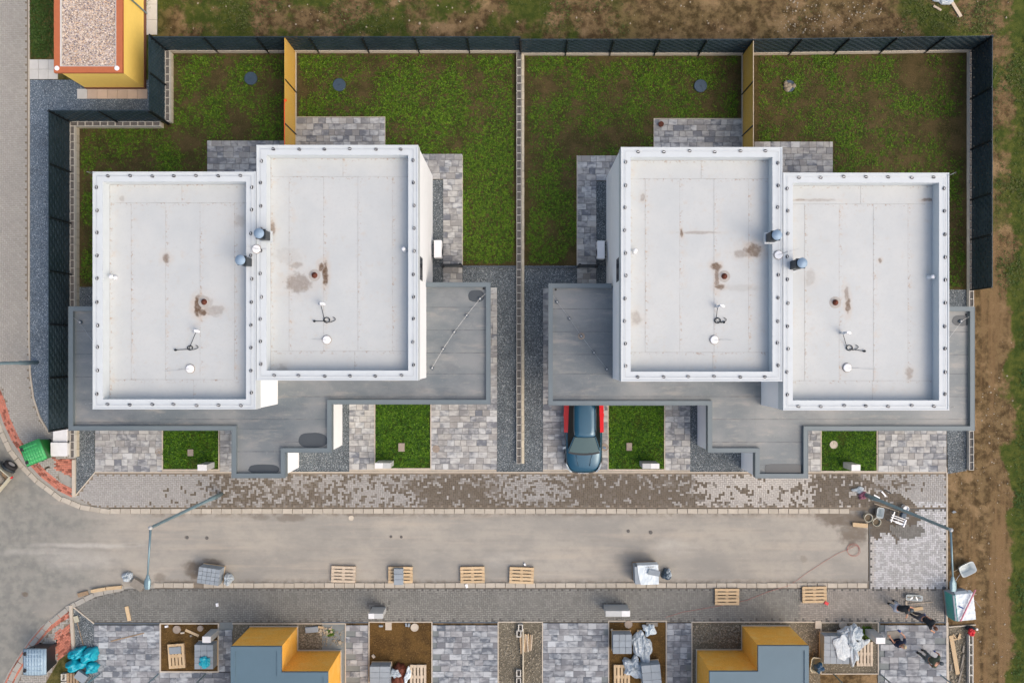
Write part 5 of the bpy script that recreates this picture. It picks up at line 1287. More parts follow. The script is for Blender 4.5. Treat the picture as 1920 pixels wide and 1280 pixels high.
crumple('plastic_bag', 'teal plastic bag, topmost of the bag pile at the bottom left corner', 'bag', 142, 1226, .48, .26, .45, 'bag_teal', 1, R(28)); crumple('plastic_bag', 'large teal plastic bag in the middle of the bottom left pile', 'bag', 164, 1230, .52, .34, .5, 'bag_teal', 2, R(22))
crumple('plastic_bag', 'teal plastic bag lying lowest left in the bottom left pile', 'bag', 140, 1248, .52, .26, .42, 'bag_teal', 5, R(10)); crumple('plastic_bag', 'small teal plastic bag at the right end of the bottom left pile', 'bag', 171, 1252, .36, .28, .4, 'bag_teal', 6, R(-20))
solo('paver_slab', MB().box(-.28, -.2, 0, .28, .2, .2), M['stack_grey'], 'grey slab lying below the teal bags', 'slab', loc=tuple(P(155, 1266, .1)), rotz=R(-35))
stack('paver_stack', 'stack of silver-grey pavers with a teal rag on top in the bottom left soil plot', 'paver stack', 382, 1231, .92, 1.2, .7, R(0), (3, 4), 4)
crumple('rag', 'teal crumpled plastic rag on top of the silver-grey paver stack', 'rag', 383, 1240, .27, .27, .12, 'bag_teal', 7, 0, .68)
solo('paver_slab', MB().box(-.29, -.17, 0, .29, .17, .07, taper=.004), M['stack_grey'], 'grey paver lying on the old pallet in the bottom left soil plot', 'paver', loc=tuple(P(329, 1218, .15)) , rotz=R(4))
stack('paver_stack', 'stack of grey pavers at the bottom edge left of the brown crumpled bag', 'paver stack', 712, 1270, .98, 1.1, .75, 0, (2, 4), 4)
crumple('waste_bag', 'brown crumpled bag with white paper at the bottom edge', 'bag', 748, 1264, .38, .55, .4, 'rust', 8); crumple('paper_sack', 'pale blue folded sack lying on the brown bag', 'sack', 764, 1265, .14, .42, .15, 'film_white', 9, R(-12), .3)
crumple('plastic_film', 'white sheet bunched on the left side of the brown bag', 'film', 741, 1262, .28, .2, .2, 'film', 10, 0, .3)
pk = stack('paver_stack', 'three grey pavers stacked on the half-covered kerb pallet', 'paver stack', 747, 1081, .45, .8, .45, R(0), (1, 3), 2, base=False)
# white wrapped pack on the kerb
def wrapped():
    c = P(1212, 1078, .9); t = thing('wrapped_pallet', 'pallet of pavers under white foil with black lettering on the lower kerb', 'wrapped pallet', (c.x, c.y, 0), R(2))
    part('pallet_deck', MB().box(-.58, -.45, .0, .60, .45, .13), M['wood_old'], t, world=False)
    part('paver_load', MB().box(-.56, -.43, .13, .57, .43, .86), M['stack_grey'], t, world=False, bevel=.01)
    mb = MB(); nx, ny = 12, 9
    def hgt(u, v): return (-.42 + 1.01 * u + .12 * (1 - v) ** 2 * (1 - u) * 1.2 + .03 * noise.noise((u * 5, v * 5, 1)) * (u > .05), -.46 + .95 * v, .885 + .025 * noise.noise((u * 4, v * 4, 2)) + .012 * noise.noise((u * 11, v * 9, 4)))
    G_ = [[hgt(i / nx, j / ny) for i in range(nx + 1)] for j in range(ny + 1)]
    for j in range(ny):
        for i in range(nx): mb.quadv([G_[j][i], G_[j][i + 1], G_[j + 1][i + 1], G_[j + 1][i]])
    for i in range(nx): a, b = G_[ny][i], G_[ny][i + 1]; mb.quadv([a, b, (b[0], b[1] + .03, .45), (a[0], a[1] + .03, .45)])
    for j in range(ny): a, b = G_[j][nx], G_[j + 1][nx]; mb.quadv([a, b, (b[0] + .03, b[1], .4), (a[0] + .03, a[1], .4)])
    for i in range(nx): a, b = G_[0][i], G_[0][i + 1]; mb.quadv([b, a, (a[0], a[1] - .02, .5), (b[0], b[1] - .02, .5)])
    f = part('foil', mb, M['film_white'], t, world=False); sm = f.modifiers.new('solid', 'SOLIDIFY'); sm.thickness = .006
    mb = MB(); rl = random.Random(3)          # the printed line is too small to read in the photograph: dark letter-sized strokes
    for i in range(9):
        x = -.02 + i * .055; h_ = rl.uniform(.035, .06)
        mb.box(x, .38, .925, x + .012, .38 + h_, .929); mb.box(x + .014, .38 + h_ * rl.choice((0, .45, .8)), .925, x + .034, .38 + h_ * rl.choice((0, .45, .8)) * 0 + h_ * .5 + .012, .929)
    part('printed_mark', mb, M['black'], f, world=False)
    return t
wrapped()
solo('paver_slab', MB().box(-.29, -.13, 0, .29, .13, .05, taper=.003), M['stack_grey'], 'grey paver lying on the white foil of the wrapped pallet', 'paver', loc=tuple(P(1226, 1073, .93)), rotz=R(-12))
crumple('plastic_film', 'dark green-grey crumpled foil on the road right of the wrapped pallet', 'film', 1250, 1077, .26, .28, .3, 'cover_blue', 12, amp=.3)
crumple('plastic_film', 'silvery crumpled film lying over the dark foil right of the wrapped pallet', 'film', 1252, 1076, .17, .2, .36, 'film', 13, amp=.4)

# ------------------------------------------------------------------ meter cabinets
def cabinet(label, x0, y0, x1, y1, z, split=None, left='white_box', right='grey_box'):
    A = P(x0, y1, z); B = P(x1, y0, z); t = thing('meter_cabinet', label, 'meter cabinet', ((A.x + B.x) / 2, (A.y + B.y) / 2, 0))
    part('casing', MB().box(A.x, A.y, .04, B.x, B.y, z - .03), M['grey_box'], t); part('foot', MB().box(A.x + .02, A.y + .02, 0, B.x - .02, B.y - .02, .04), M['concrete'], t)
    xs = A.x + (B.x - A.x) * (split or 1.0); part('lid', MB().box(A.x - .01, A.y - .01, z - .03, xs, B.y + .01, z), M[left], t, bevel=.008)
    if split: part('lid', MB().box(xs + .003, A.y - .01, z - .031, B.x + .01, B.y + .01, z - .004), M[right], t, bevel=.008)
    d = part('door', MB().box(A.x + .03, A.y - .012, .25, B.x - .03, A.y, z - .1), M['white_box'], t)
    part('handle', MB().box((A.x + B.x) / 2 - .02, A.y - .03, z * .6, (A.x + B.x) / 2 + .02, A.y - .012, z * .6 + .12), M['black'], d)
cabinet('small white meter cabinet on the first lawn from the left', 370.5, 871, 387, 882, 1.13, .5, 'white_box', 'white_box')
cabinet('wide meter cabinet, left half of its lid whiter, on the second lawn', 703, 868, 732, 877.5, 1.13, .5)
cabinet('wide meter cabinet, right half of its lid whiter, on the lawn beside the blue car', 1205, 869, 1236, 878, 1.13, .5, 'grey_box', 'white_box')
cabinet('small white meter cabinet on the lawn with the round beige cover', 1597, 871, 1613.5, 882, 1.13, None)
cabinet('white meter cabinet on brown soil in the bottom left plot', 379.5, 1193, 395, 1204, 1.2, None)
cabinet('wide white meter cabinet on the lower footpath, left of the centre', 691, 1150, 717.5, 1159, 1.13, .4)
cabinet('wide white meter cabinet on the lower footpath, right of the centre', 1136, 1145, 1181, 1155, 1.13, .66, 'grey_box', 'white_box')
cabinet('tall white meter cabinet behind the weathered pallet, bottom right', 1643, 1195, 1660, 1206, 1.35, None)
def switch_box(label, x0, y0, x1, y1, z):
    A = P(x0, y1, z); B = P(x1, y0, z); t = thing('switch_cabinet', label, 'cabinet', ((A.x + B.x) / 2, (A.y + B.y) / 2, 0))
    part('casing', MB().box(A.x + .03, A.y + .03, 0, B.x - .03, B.y - .03, z - .04), M['grey_box'], t); part('lid', MB().box(A.x, A.y, z - .04, B.x, B.y, z), M['white_box'], t, bevel=.015)
    part('door', MB().box(B.x - .03, A.y + .06, .15, B.x - .015, B.y - .06, z - .1), M['white_box'], t)
switch_box('white switch cabinet at the end of the west fence, nearer the fence', 99, 799, 126, 828, .55); switch_box('white switch cabinet with the wider lid beside the green waste container', 94.5, 829, 126, 855, .7)

# ------------------------------------------------------------------ covers in the ground
def cover(label, px, py, r, mat, z=.05, square=None, name='manhole_cover', cat='cover', deco=True):
    c = P(px, py); rr = r * S
    if square: mb = MB().box(-square[0] * S / 2, -square[1] * S / 2, 0, square[0] * S / 2, square[1] * S / 2, z, taper=.01)
    else:
        mb = MB().lathe((0, 0, 0), [(rr, 0), (rr, z - .01), (rr * .96, z), (rr * .86, z), (rr * .84, z - .012), (.01, z - .008)], 28)
        if deco:
            for a in (R(30), R(120)): mb.obox((0, 0, z - .004), rr * 1.5, .03, .014, a)
            mb.lathe((rr * .2, -rr * .1, z - .01), [(.03, 0), (.03, .02)], 8)
    o = solo(name, mb, M[mat], label, cat, loc=(c.x, c.y, .004)); return o
cover('round dark blue cover in the westernmost garden', 471, 148, 12, 'cover_blue', .09); cover('round dark blue cover in the garden just right of the orange-edged partition', 636.5, 160, 12, 'cover_blue', .09)
cover('round dark blue cover left of the pale-edged partition', 1313, 162, 12, 'cover_blue', .09); cover('dark round cover almost hidden by a heap of stones', 1479, 162, 11, 'cover_blue', .07)
scatter('heap of grey and pinkish stones on the cover of the easternmost garden', [(1471, 154), (1488, 154), (1489, 168), (1472, 170)], 26, .06, .17, 'rubble', 40, z=.05)
cover('grey round cover where the first drive meets its lawn', 299, 847.5, 7, 'cover_grey', .055); cover('brownish round cover on the second driveway beside its lawn', 817.5, 841, 7, 'cover_grey', .06)
cover('brownish round cover beside the blue car mirror', 1133, 838, 7.5, 'cover_grey', .06); cover('pale beige round cover set in the easternmost lawn', 1562.5, 833, 7.5, 'concrete', .06, deco=False)
cover('square grey cap in the first lawn from the left', 358, 848, 0, 'cover_grey', .08, (11, 13)); cover('square pinkish cap in the second lawn', 753, 838, 0, 'cover_grey', .08, (12, 16)); cover('square pinkish cap in the lawn beside the blue car', 1179.5, 837, 0, 'cover_grey', .08, (11, 15))
cover('beige round cover in the bottom left soil plot', 332, 1179, 7.5, 'cover_grey', .06, deco=False); cover('pale lump-sided round cap right of the short board in soil', 376, 1177, 5.5, 'cover_grey', .06, deco=False)
cover('beige round cover at the upper edge of the soil plot by the footpath cabinet', 777.5, 1175, 7.5, 'concrete', .06, deco=False); cover('rectangular beige cap beside the footpath in the same soil plot', 728.5, 1172.5, 0, 'concrete', .06, (12, 15))
cover('beige round cover between two drives in the bottom centre-right plot', 1178, 1169, 7.5, 'cover_grey', .07, deco=False); cover('pale round cover on the kerb line above the film-covered stack', 1580, 1171, 7.5, 'concrete', .07, deco=False); cover('rectangular beige cap at the corner of the rightmost pit', 1533, 1169.5, 0, 'concrete', .08, (11, 15))
cover('rust-brown round pot standing on the corner of the patio', 1239, 234, 5, 'rust', .15, deco=False, name='flower_pot', cat='pot')
for i, (x, y, r) in enumerate(((388, 1008, 3), (351, 1007, 3), (733, 1005.5, 2.5), (752.5, 1006, 2.5), (1178, 995, 3), (1220, 997.5, 3.5))):
    cover(('small dark valve cover on the street, right one of the pair nearest the left lamp', 'small dark valve cover on the street, left one of the pair nearest the left lamp', 'tiny valve cover in the middle of the street, left one', 'tiny valve cover in the middle of the street, right one', 'small brown valve cover on the street below the lawn of the blue car', 'small brown oval valve cover with a pale centre on the street')[i], x, y, r, 'block_fill', .02, name='valve_cover', deco=False)
cover('small pale ring cover near the upper kerb of the street', 658.5, 970.5, 5, 'concrete', .02, name='valve_cover', deco=False)
for i, (x, y, w, d, a, m_, lb) in enumerate(((408, 1132.5, 5, 7, 10, 'white_plastic', 'small white cup lying on the dark footpath'), (875, 1097, 5, 8, 15, 'white_plastic', 'white can lying by the lower kerb under a pallet'), (984, 1057, 4, 5, 30, 'white_plastic', 'white scrap of foil above the kerb pallet'),
        (1547, 1128, 8, 6, -30, 'red', 'red and white work gloves on the corner of a pallet'), (701, 1263, 4, 3, 0, 'white_plastic', 'white scrap at the bottom edge'), (714.5, 1172, 8, 4, 0, 'stack_grey', 'small grey stone block by the soil plot corner'), (762, 1170, 4, 7, 5, 'stack_grey', 'small grey stone lying upright in the soil plot, left one of two'), (767, 1170.5, 4, 7, -15, 'stack_grey', 'small grey stone lying tilted in the soil plot, right one of two'),
        (700.5, 1229, 5, 7, 35, 'concrete', 'small pale stone at the lower left of the soil plot'), (343, 1185, 7, 3.5, 5, 'concrete', 'small pale brick beside the round cover in soil'), (359, 1190.5, 4, 4, 20, 'stack_dark', 'small grey cube of stone below the short board'), (313, 1173, 6, 4, 10, 'white_plastic', 'white crumpled scrap in the corner of the soil plot'),
        (585, 1179, 24, 11, 5, 'stack_grey', 'long grey stone slab lying in the left front pit'), (1147, 1179.5, 4, 4, 0, 'concrete', 'tiny beige block in the soil beside the light drive'), (1199, 1190, 8, 22, 6, 'wood', 'short board lying in soil left of the film heap'), (638, 1203, 6, 7, 20, 'pale_stone', 'pale yellowish stone in the corner of the left front pit'), (1222, 1169, 22, 8, 0, 'stack_dark', 'grey stone block by the footpath above the film heap'))):
    k = P(x, y, .0); solo('scrap' if 'scrap' in lb else 'cup' if ' cup ' in lb else 'can' if ' can ' in lb else 'work_gloves' if 'gloves' in lb else 'board' if 'board' in lb else 'stone_block',
        MB().box(-w * S / 2, -d * S / 2, 0, w * S / 2, d * S / 2, .07, taper=.012), M[m_], lb, 'board' if m_ == 'wood' else ('litter' if m_ in ('white_plastic', 'red') else 'stone'), loc=(k.x, k.y, .16 if m_ == 'red' else .035), rotz=R(a))
# the stack under film, bottom right
stack('paver_stack', 'large stack of brown-grey pavers half covered by milky film, bottom right', 'paver stack', 1569, 1218, 1.25, 1.35, .72, R(-1), (4, 4), 4)
crumple('plastic_film', 'milky film bunched over the north-east corner of the large paver stack', 'film', 1598, 1188, .55, .45, .35, 'film', 20, R(20), .35, amp=.4, nn=(40, 16)); crumple('plastic_film', 'milky film draped down between the large stack and the weathered pallet', 'film', 1597, 1212, .36, .85, .35, 'film', 21, R(12), .45, amp=.35, nn=(40, 16))
crumple('plastic_film', 'thin milky film lying flat on the top of the large stack', 'film', 1579, 1214, .42, .62, .06, 'film', 22, R(15), .72, amp=.3, nn=(40, 10)); crumple('plastic_film', 'thin milky film blown over the weathered pallet', 'film', 1616, 1208, .36, .22, .08, 'film', 23, R(35), .15, amp=.5)
# the heap of film in the centre-right plot
stack('paver_stack', 'tall narrow stack of pale pavers in the centre-right soil plot', 'paver stack', 1167, 1207, .92, .95, .7, 0, (3, 3), 4); stack('paver_stack', 'grey paver stack at the bottom edge right of the film heap', 'paver stack', 1222, 1267, .92, 1.1, .75, R(5), (2, 3), 4)
crumple('plastic_film', 'bluish-white film at the top of the long film heap', 'film', 1217, 1180, .32, .34, .3, 'film_white', 30, 0, amp=.5, nn=(36, 14)); crumple('plastic_film', 'long white film heap in the middle of the centre-right plot', 'film', 1208, 1215, .42, .85, .35, 'film', 31, R(12), amp=.45, nn=(40, 16)); crumple('plastic_film', 'white film heap spilling onto the pallet at the bottom edge', 'film', 1190, 1252, .6, .5, .4, 'film', 32, R(-20), amp=.45, nn=(40, 16))
# loose hollow blocks
HB3 = hollow(.24, .34, .22, .17, .05)
for i, (x, y) in enumerate(((976, 1174), (973, 1185), (972.5, 1259), (972.5, 1274))):
    o = link('hollow_block', HB3, None, tuple(P(x, y)), R(0)); tag(o, ('hollow concrete block nearest the footpath in the centre rubble strip', 'second hollow block in the centre rubble strip, left of the timber heap', 'hollow block below the timber heap in the centre rubble strip', 'hollow block at the bottom edge of the centre rubble strip')[i], 'hollow block')
edging([(981, 1176), (981, 1290)], .07, .2, 'block')
mb = MB(); t = thing('timber_heap', 'heap of old battens and boards leaning in the centre rubble strip', 'timber heap', tuple(P(988, 1206)))
for i in range(9):
    c = P(976 + i * 2.6, 1204 - i * .5 + (i % 3), 0); part('batten', MB().obox((c.x, c.y, .12 + .03 * (i % 2)), .055, 1.0 - .03 * i, .05, R(random.uniform(-5, 5))), M[('wood', 'wood_old', 'wood_pale')[i % 3]], t)
wall_of_blocks('row of pale hollow blocks along the bottom right dirt strip', (P(1821.5, 0, .25).x, P(0, 1300).y), (P(1821.5, 0, .25).x, P(0, 1187).y), (1, 0), course2=False, hollow_mesh=HB2, ln=.5)
for i in range(2):
    o = link('hollow_block', HB3, None, tuple(P(123, 1266 + 15 * i)), 0); tag(o, ('loose hollow block left of the timber at the bottom left corner, upper one', 'loose hollow block left of the timber at the bottom left corner, lower one')[i], 'hollow block')
for i in range(4): beams(('timber beside the bottom left hollow blocks, first from the left', 'timber beside the bottom left hollow blocks, second from the left', 'timber beside the bottom left hollow blocks, third from the left', 'timber beside the bottom left hollow blocks, rightmost')[i], 130 + i * 5.5, 1284, 1.3, .1, .1, R(90), 'wood_old')

# ------------------------------------------------------------------ waste containers
def container(label, px, py, z, w, d, rot, mat, knob='black', bodymat=None):
    """four-wheeled container; px,py centre of the lid"""
    c = P(px, py, z); t = thing('waste_container', label, 'waste container', (c.x, c.y, 0), rot)
    part('body', MB().rings([[(x * w * .42, y * d * .42, .18) for x, y in ((-1, -1), (1, -1), (1, 1), (-1, 1))], [(x * w * .5, y * d * .49, z - .1) for x, y in ((-1, -1), (1, -1), (1, 1), (-1, 1))]]), M[bodymat or mat], t, world=False, bevel=.03)
    rg = []
    for i in range(9):
        u = -1 + i / 4; rg.append([(u * w * .53, y * d * .52, z - .10 + .10 * (1 - abs(u) ** 3.5)) for y in (-1, -.96, .96, 1)])
    mb = MB()
    for a, b in zip(rg, rg[1:]):
        for i in range(3): mb.quadv([a[i], b[i], b[i + 1], a[i + 1]])
    for s_, k in ((-1, 0), (1, 3)): mb.quadv([r[k] for r in (rg if s_ < 0 else rg[::-1])][::-1])
    ld = part('lid', mb, M[mat], t, True, world=False); sm = ld.modifiers.new('solid', 'SOLIDIFY'); sm.thickness = .03
    for i in range(1, 6): part('lid_rib', MB().box(-w * .36, -d * .5 + i * d / 6 - .03, z - .015, w * .36, -d * .5 + i * d / 6 + .03, z + .006, taper=.008), M[mat], ld, world=False)
    for y in (-.33, .33): part('lid_hinge', MB().lathe((-w * .40, y * d, z - .06), [(.085, 0), (.085, .075), (.05, .085), (.03, .06)], 14), M[knob], ld, world=False)
    for x in (-.36, .36):
        for y in (-.36, .36): part('wheel', MB().rings([[(x * w + dx, y * d + .09 * math.cos(i / 12 * 6.283), .09 + .09 * math.sin(i / 12 * 6.283)) for i in range(12)] for dx in (-.025, .025)]), M['tyre'], t, world=False)
    for y in (-1, 1): part('lifting_peg', MB().tube([(-.1 * w, y * d * .48, z - .25), (-.1 * w, y * (d * .48 + .09), z - .25)], .025, 8), M['black'], t, world=False)
container('green wheeled waste container standing askew on the curved kerb', 60, 849, 1.3, 1.0, 1.02, R(22), 'green_plastic', bodymat='green_body')
container('pale grey-blue wheeled waste container on the lower curved walkway', 63, 1241, 1.3, 1.06, 1.22, R(0), 'grey_plastic', bodymat='black')
# trailer reaching in from the left edge
def trailer():
    c = P(0, 905, .5); t = thing('flatbed_trailer', 'wooden-sided flat trailer with a black tyre at the left edge', 'trailer', (c.x, c.y, 0), R(-40))
    L = Vector((c.x, c.y))
    part('bed', MB().box(-1.9, -.75, .5, .25, .65, .56), M['wood_old'], t, world=False)
    for y in (-.78, .66): part('side_board', MB().box(-1.9, y, .5, .3, y + .05, .86), M['mortar'], t, world=False)
    part('tail_board', MB().box(.26, -.75, .5, .31, .66, .84), M['mortar'], t, world=False)
    part('tail_light', MB().box(.31, .60, .62, .36, .72, .72), M['red'], t, world=False)
    for y in (.78,):
        w_ = part('wheel', MB().rings([[(-.22 + r_ * math.cos(i / 22 * 6.283), y + dy, .33 + r_ * math.sin(i / 22 * 6.283)) for i in range(22)] for dy, r_ in ((0, .27), (.03, .33), (.19, .33), (.22, .27))]), M['tyre'], t, world=False)
        part('rim', MB().rings([[(-.22 + r_ * math.cos(i / 16 * 6.283), y + dy, .33 + r_ * math.sin(i / 16 * 6.283)) for i in range(16)] for dy, r_ in ((.21, .19), (.235, .13))]), M['tool_metal'], w_, world=False)
        part('mudguard', MB().rings([[(-.22 + .42 * math.cos(a), y + dy, .33 + .42 * math.sin(a)) for a in [R(10 + 16 * k) for k in range(11)]] + [(-.22 + .40 * math.cos(a), y + dy, .33 + .40 * math.sin(a)) for a in [R(170 - 16 * k) for k in range(11)]] for dy in (-.02, .10)]), M['anthracite'], t, world=False)
    crumple('load', None, None, 0, 0, .7, .5, .25, 'stack_dark', 51, parent=t).location = (-.55, -.1, .56)
trailer()

# ------------------------------------------------------------------ mason's things on the right
def bucket(label, px, py, r, h, mat, fill, tilt=0):
    c = P(px, py, h); t = thing('mortar_bucket', label, 'bucket', (c.x, c.y, .03)); t.rotation_euler = (R(tilt), 0, 0)
    part('shell', MB().lathe((0, 0, 0), [(r * .8, 0), (r, h), (r * 1.08, h), (r * 1.08, h + .02), (r * .95, h + .02), (r * .9, h - .06)], 22, cap=False), M[mat], t, True, world=False)
    part('mortar', MB().lathe((0, 0, 0), [(r * .93, h - .09), (.01, h - .07)], 22, cap=False), M[fill], t, world=False)
    part('handle', MB().tube([(-r, 0, h), (-r * .7, r * .5, h - .02), (0, r * .9, h - .05), (r * .7, r * .5, h - .02), (r, 0, h)], .008, 6), M['tool_metal'], t, world=False)
bucket('pale round tub of mortar, left one of the two beside the paving saw', 1628, 970, .2, .3, 'mortar', 'mortar_fill'); bucket('brownish round tub of mortar, right one of the two beside the paving saw', 1643.5, 978, .2, .3, 'mortar', 'mortar_fill')
bucket('white bucket standing under the lamp arm on wet sand', 1698.5, 951, .14, .3, 'white_plastic', 'white_plastic', 12)
def saw():
    c = P(1684, 975, .4); t = thing('paving_saw', 'white and grey block cutter standing on sandy paving', 'block cutter', (c.x, c.y, .03), R(-20))
    for y in (-.1, .04, .15): part('rail', MB().box(-.4, y - .02, .38, .36, y + .02, .43), M['white_plastic'], t, world=False)
    part('table', MB().box(-.1, -.16, .30, .36, -.06, .40), M['white_plastic'], t, world=False); part('cross_rail', MB().box(-.34, -.2, .36, -.29, .34, .41), M['tool_metal'], t, world=False); part('end_plate', MB().box(.30, -.22, .3, .36, .16, .46), M['white_plastic'], t, world=False)
    part('motor', MB().box(.02, .2, .25, .26, .44, .5), M['cover_blue'], t, world=False, bevel=.03); part('saw_blade', MB().rings([[(.0 + .17 * math.cos(i / 20 * 6.283), .08 + dy, .42 + .17 * math.sin(i / 20 * 6.283)) for i in range(20)] for dy in (-.004, .004)]), M['tool_metal'], t, world=False)
    for x in (-.34, .34):
        for y in (-.17, .3): part('leg', MB().tube([(x, y, 0), (x * .95, y * .9, .38)], .018, 8), M['tool_metal'], t, world=False)
saw()
def tub(label, px, py, L, W_, h, rot, mat, fill=None, tilt=0, name='plastic_tub'):
    c = P(px, py, h); t = thing(name, label, 'tub', (c.x, c.y, .03), rot)
    def rr(a, b, z, n=24, pw=5):
        return [(a * math.copysign(abs(math.cos(6.283 * i / n)) ** (2 / pw), math.cos(6.283 * i / n)), b * math.copysign(abs(math.sin(6.283 * i / n)) ** (2 / pw), math.sin(6.283 * i / n)), z) for i in range(n)]
    def tl(rg): M_ = Matrix.Rotation(R(tilt), 3, 'Y'); return [tuple(M_ @ Vector(p)) for p in rg]
    part('shell', MB().rings([tl(rr(L / 2 * .8, W_ / 2 * .78, 0)), tl(rr(L / 2, W_ / 2, h)), tl(rr(L / 2 * 1.05, W_ / 2 * 1.06, h)), tl(rr(L / 2 * 1.05, W_ / 2 * 1.06, h - .02)), tl(rr(L / 2 * .93, W_ / 2 * .92, h)), tl(rr(L / 2 * .76, W_ / 2 * .74, .03))]), M[mat], t, True, world=False)
    return t
t = tub('empty pale grey wheelbarrow tray lying on the dirt by the lamp', 1813.5, 1067, .80, .56, .3, R(24), 'tub', tilt=4, name='wheelbarrow')
part('handle', MB().tube([(-.38, -.1, .2), (-.55, -.26, .1), (-.66, -.38, .05)], .014, 8), M['tool_metal'], t, world=False); part('handle', MB().tube([(-.38, .16, .2), (-.55, .1, .1), (-.66, .06, .05)], .014, 8), M['wood'], t, world=False)
tub('square grey mixing tub beside the block cutter', 1650.5, 961, .34, .5, .3, R(-8), 'tub')
t = tub('flat grey tool tray lying on the footpath above the workers', 1714, 1120, .80, .28, .2, R(-4), 'tub', name='tool_tray')
for i in range(5): part('tool', MB().obox((-.28 + i * .13, .02 * (-1) ** i, .21), .16, .05, .05, R(40 * i)), M['tool_metal' if i % 2 else 'stack_dark'], t, world=False)
t = tub('cream tub with a navy plastic bag beside the unfinished right house', 1531, 1246, .56, .72, .4, R(-8), 'mortar')
crumple('plastic_bag', 'navy plastic bag stuffed into the cream tub', 'bag', 1535, 1252, .24, .22, .2, 'bag_blue', 61, 0, .38)
def long_tool(label, a, b, mat, r=.016, hd=None, z=.05, za=None, name='shovel'):
    A, B = P(*a), P(*b); t = thing(name, label, name.replace('_', ' '), (A.x, A.y, 0))
    part('handle', MB().tube([(A.x, A.y, z + .03), (B.x, B.y, (za or z) + .03)], r, 8), M[mat], t)
    if hd:
        u = (A - B).normalized(); ang = math.atan2(u.y, u.x); c = A + u * hd[0] / 2; part('blade', MB().obox((c.x, c.y, z + .03), hd[0], hd[1], .03, ang), M[hd[2]], t, bevel=.01)
long_tool('pale-handled broom lying on the footpath above the workers', (1700, 1131), (1748, 1127), 'wood_pale', .016, (.1, .3, 'wood_pale'), name='broom')
long_tool('long-handled shovel lying on the corner gravel at the bottom left', (146, 1165), (158, 1208), 'wood_old', .016, (.32, .24, 'mortar'))
long_tool('pale lath lying on wet sand beside the lamp pole', (1638, 943), (1684, 958), 'wood_pale', .02, None, name='lath')
long_tool('dark-handled scraper leaning on the white wrapped pallet', (1818, 1128), (1792, 1094), 'stack_dark', .016, None, 1.0, .9, name='scraper')
crumple('cloth', 'mauve cloth lying where the lamp pole meets the paving', 'cloth', 1618, 929, .22, .18, .18, 'mauve', 71, amp=.4); crumple('plastic_film', 'grey film scrap above the mauve cloth on the paving', 'film', 1611, 918, .26, .14, .1, 'film', 72, amp=.5)
for i, (x, y, a) in enumerate(((1656, 925, -50), (1664, 921, -30), (1643, 930, -30))):
    solo('mason_tool', MB().box(-.16, -.035, 0, .16, .035, .05), M['white_plastic' if i != 1 else 'black'], ('white-handled trowel lying on the sandy paving', 'black hammer lying beside the white-handled trowel', 'white strip lying next to the lamp pole foot')[i], 'hand tool', loc=tuple(P(x, y) + Vector((0, 0, .035))), rotz=R(a))
crumple('plastic_film', 'small white scrap on the dirt just east of the paving edge', 'film', 1789, 959, .1, .05, .06, 'film', 73, amp=.4)
def insulation():
    c = P(1808, 1138, 1.05); t = thing('wrapped_pack', 'tall pack of boards in white foil with a teal side, on the dirt track', 'wrapped pack', (c.x, c.y, 0), R(6))
    part('load', MB().box(-.48, -.62, .12, .48, .62, 1.02), M['stack_grey'], t, world=False); part('pallet', MB().box(-.48, -.62, 0, .48, .62, .12), M['wood_old'], t, world=False)
    mb = MB(); n = 14
    G_ = [[(-.36 + .87 * i / n + (.03 * noise.noise((j * .9, 0, 3)) if i == n else 0), -.64 + 1.28 * j / n, 1.035 + .02 * noise.noise((i * .5, j * .5, 1)) + .012 * (j % 3 == 0)) for i in range(n + 1)] for j in range(n + 1)]
    for j in range(n):
        for i in range(n): mb.quadv([G_[j][i], G_[j][i + 1], G_[j + 1][i + 1], G_[j + 1][i]])
    for i in range(n): a, b = G_[n][i], G_[n][i + 1]; mb.quadv([a, b, (b[0] * .9, b[1] + .1, .85), (a[0] * .9, a[1] + .1, .85)])
    o = part('foil', mb, M['film_white'], t, world=False); o.modifiers.new('s', 'SOLIDIFY').thickness = .008
    mb = MB()
    for j in range(n): a, b = G_[j][0], G_[j + 1][0]; mb.quadv([b, a, (a[0] - .13 + .03 * noise.noise((j, 2, 1)), a[1], .93), (b[0] - .13 + .03 * noise.noise((j + 1, 2, 1)), b[1], .93)]); mb.quadv([(b[0] - .13, b[1], .93), (a[0] - .13, a[1], .93), (a[0] - .14, a[1], .3), (b[0] - .14, b[1], .3)])
    o = part('side_wrap', mb, M['film_teal'], t, world=False); o.modifiers.new('s', 'SOLIDIFY').thickness = .006
    part('blue_tape', MB().obox((-.16, .02, 1.075), .22, .05, .02, R(-30)), M['glove_blue'], t, world=False)
insulation()
A = P(1829, 1105, 1.15); B = P(1801, 1164, 1.12); solo('pink_pole', MB().tube([tuple(A), tuple(B)], .035, 10), M['pink'], 'pink pole lying across the top of the white wrapped pack', 'pole')
crumple('jacket', 'bright red jacket thrown over the end of the hollow block row', 'jacket', 1822, 1185, .19, .18, .12, 'red', 81, 0, .24, amp=.2); crumple('jacket', 'black jacket lying above the red jacket by the hollow blocks', 'jacket', 1819, 1176, .24, .12, .14, 'fabric_dark', 82, R(-12), .05, amp=.3)
cover('white bottle cap end beside the black jacket', 1830, 1178, 2, 'white_plastic', .12, name='bottle', cat='bottle', deco=False)
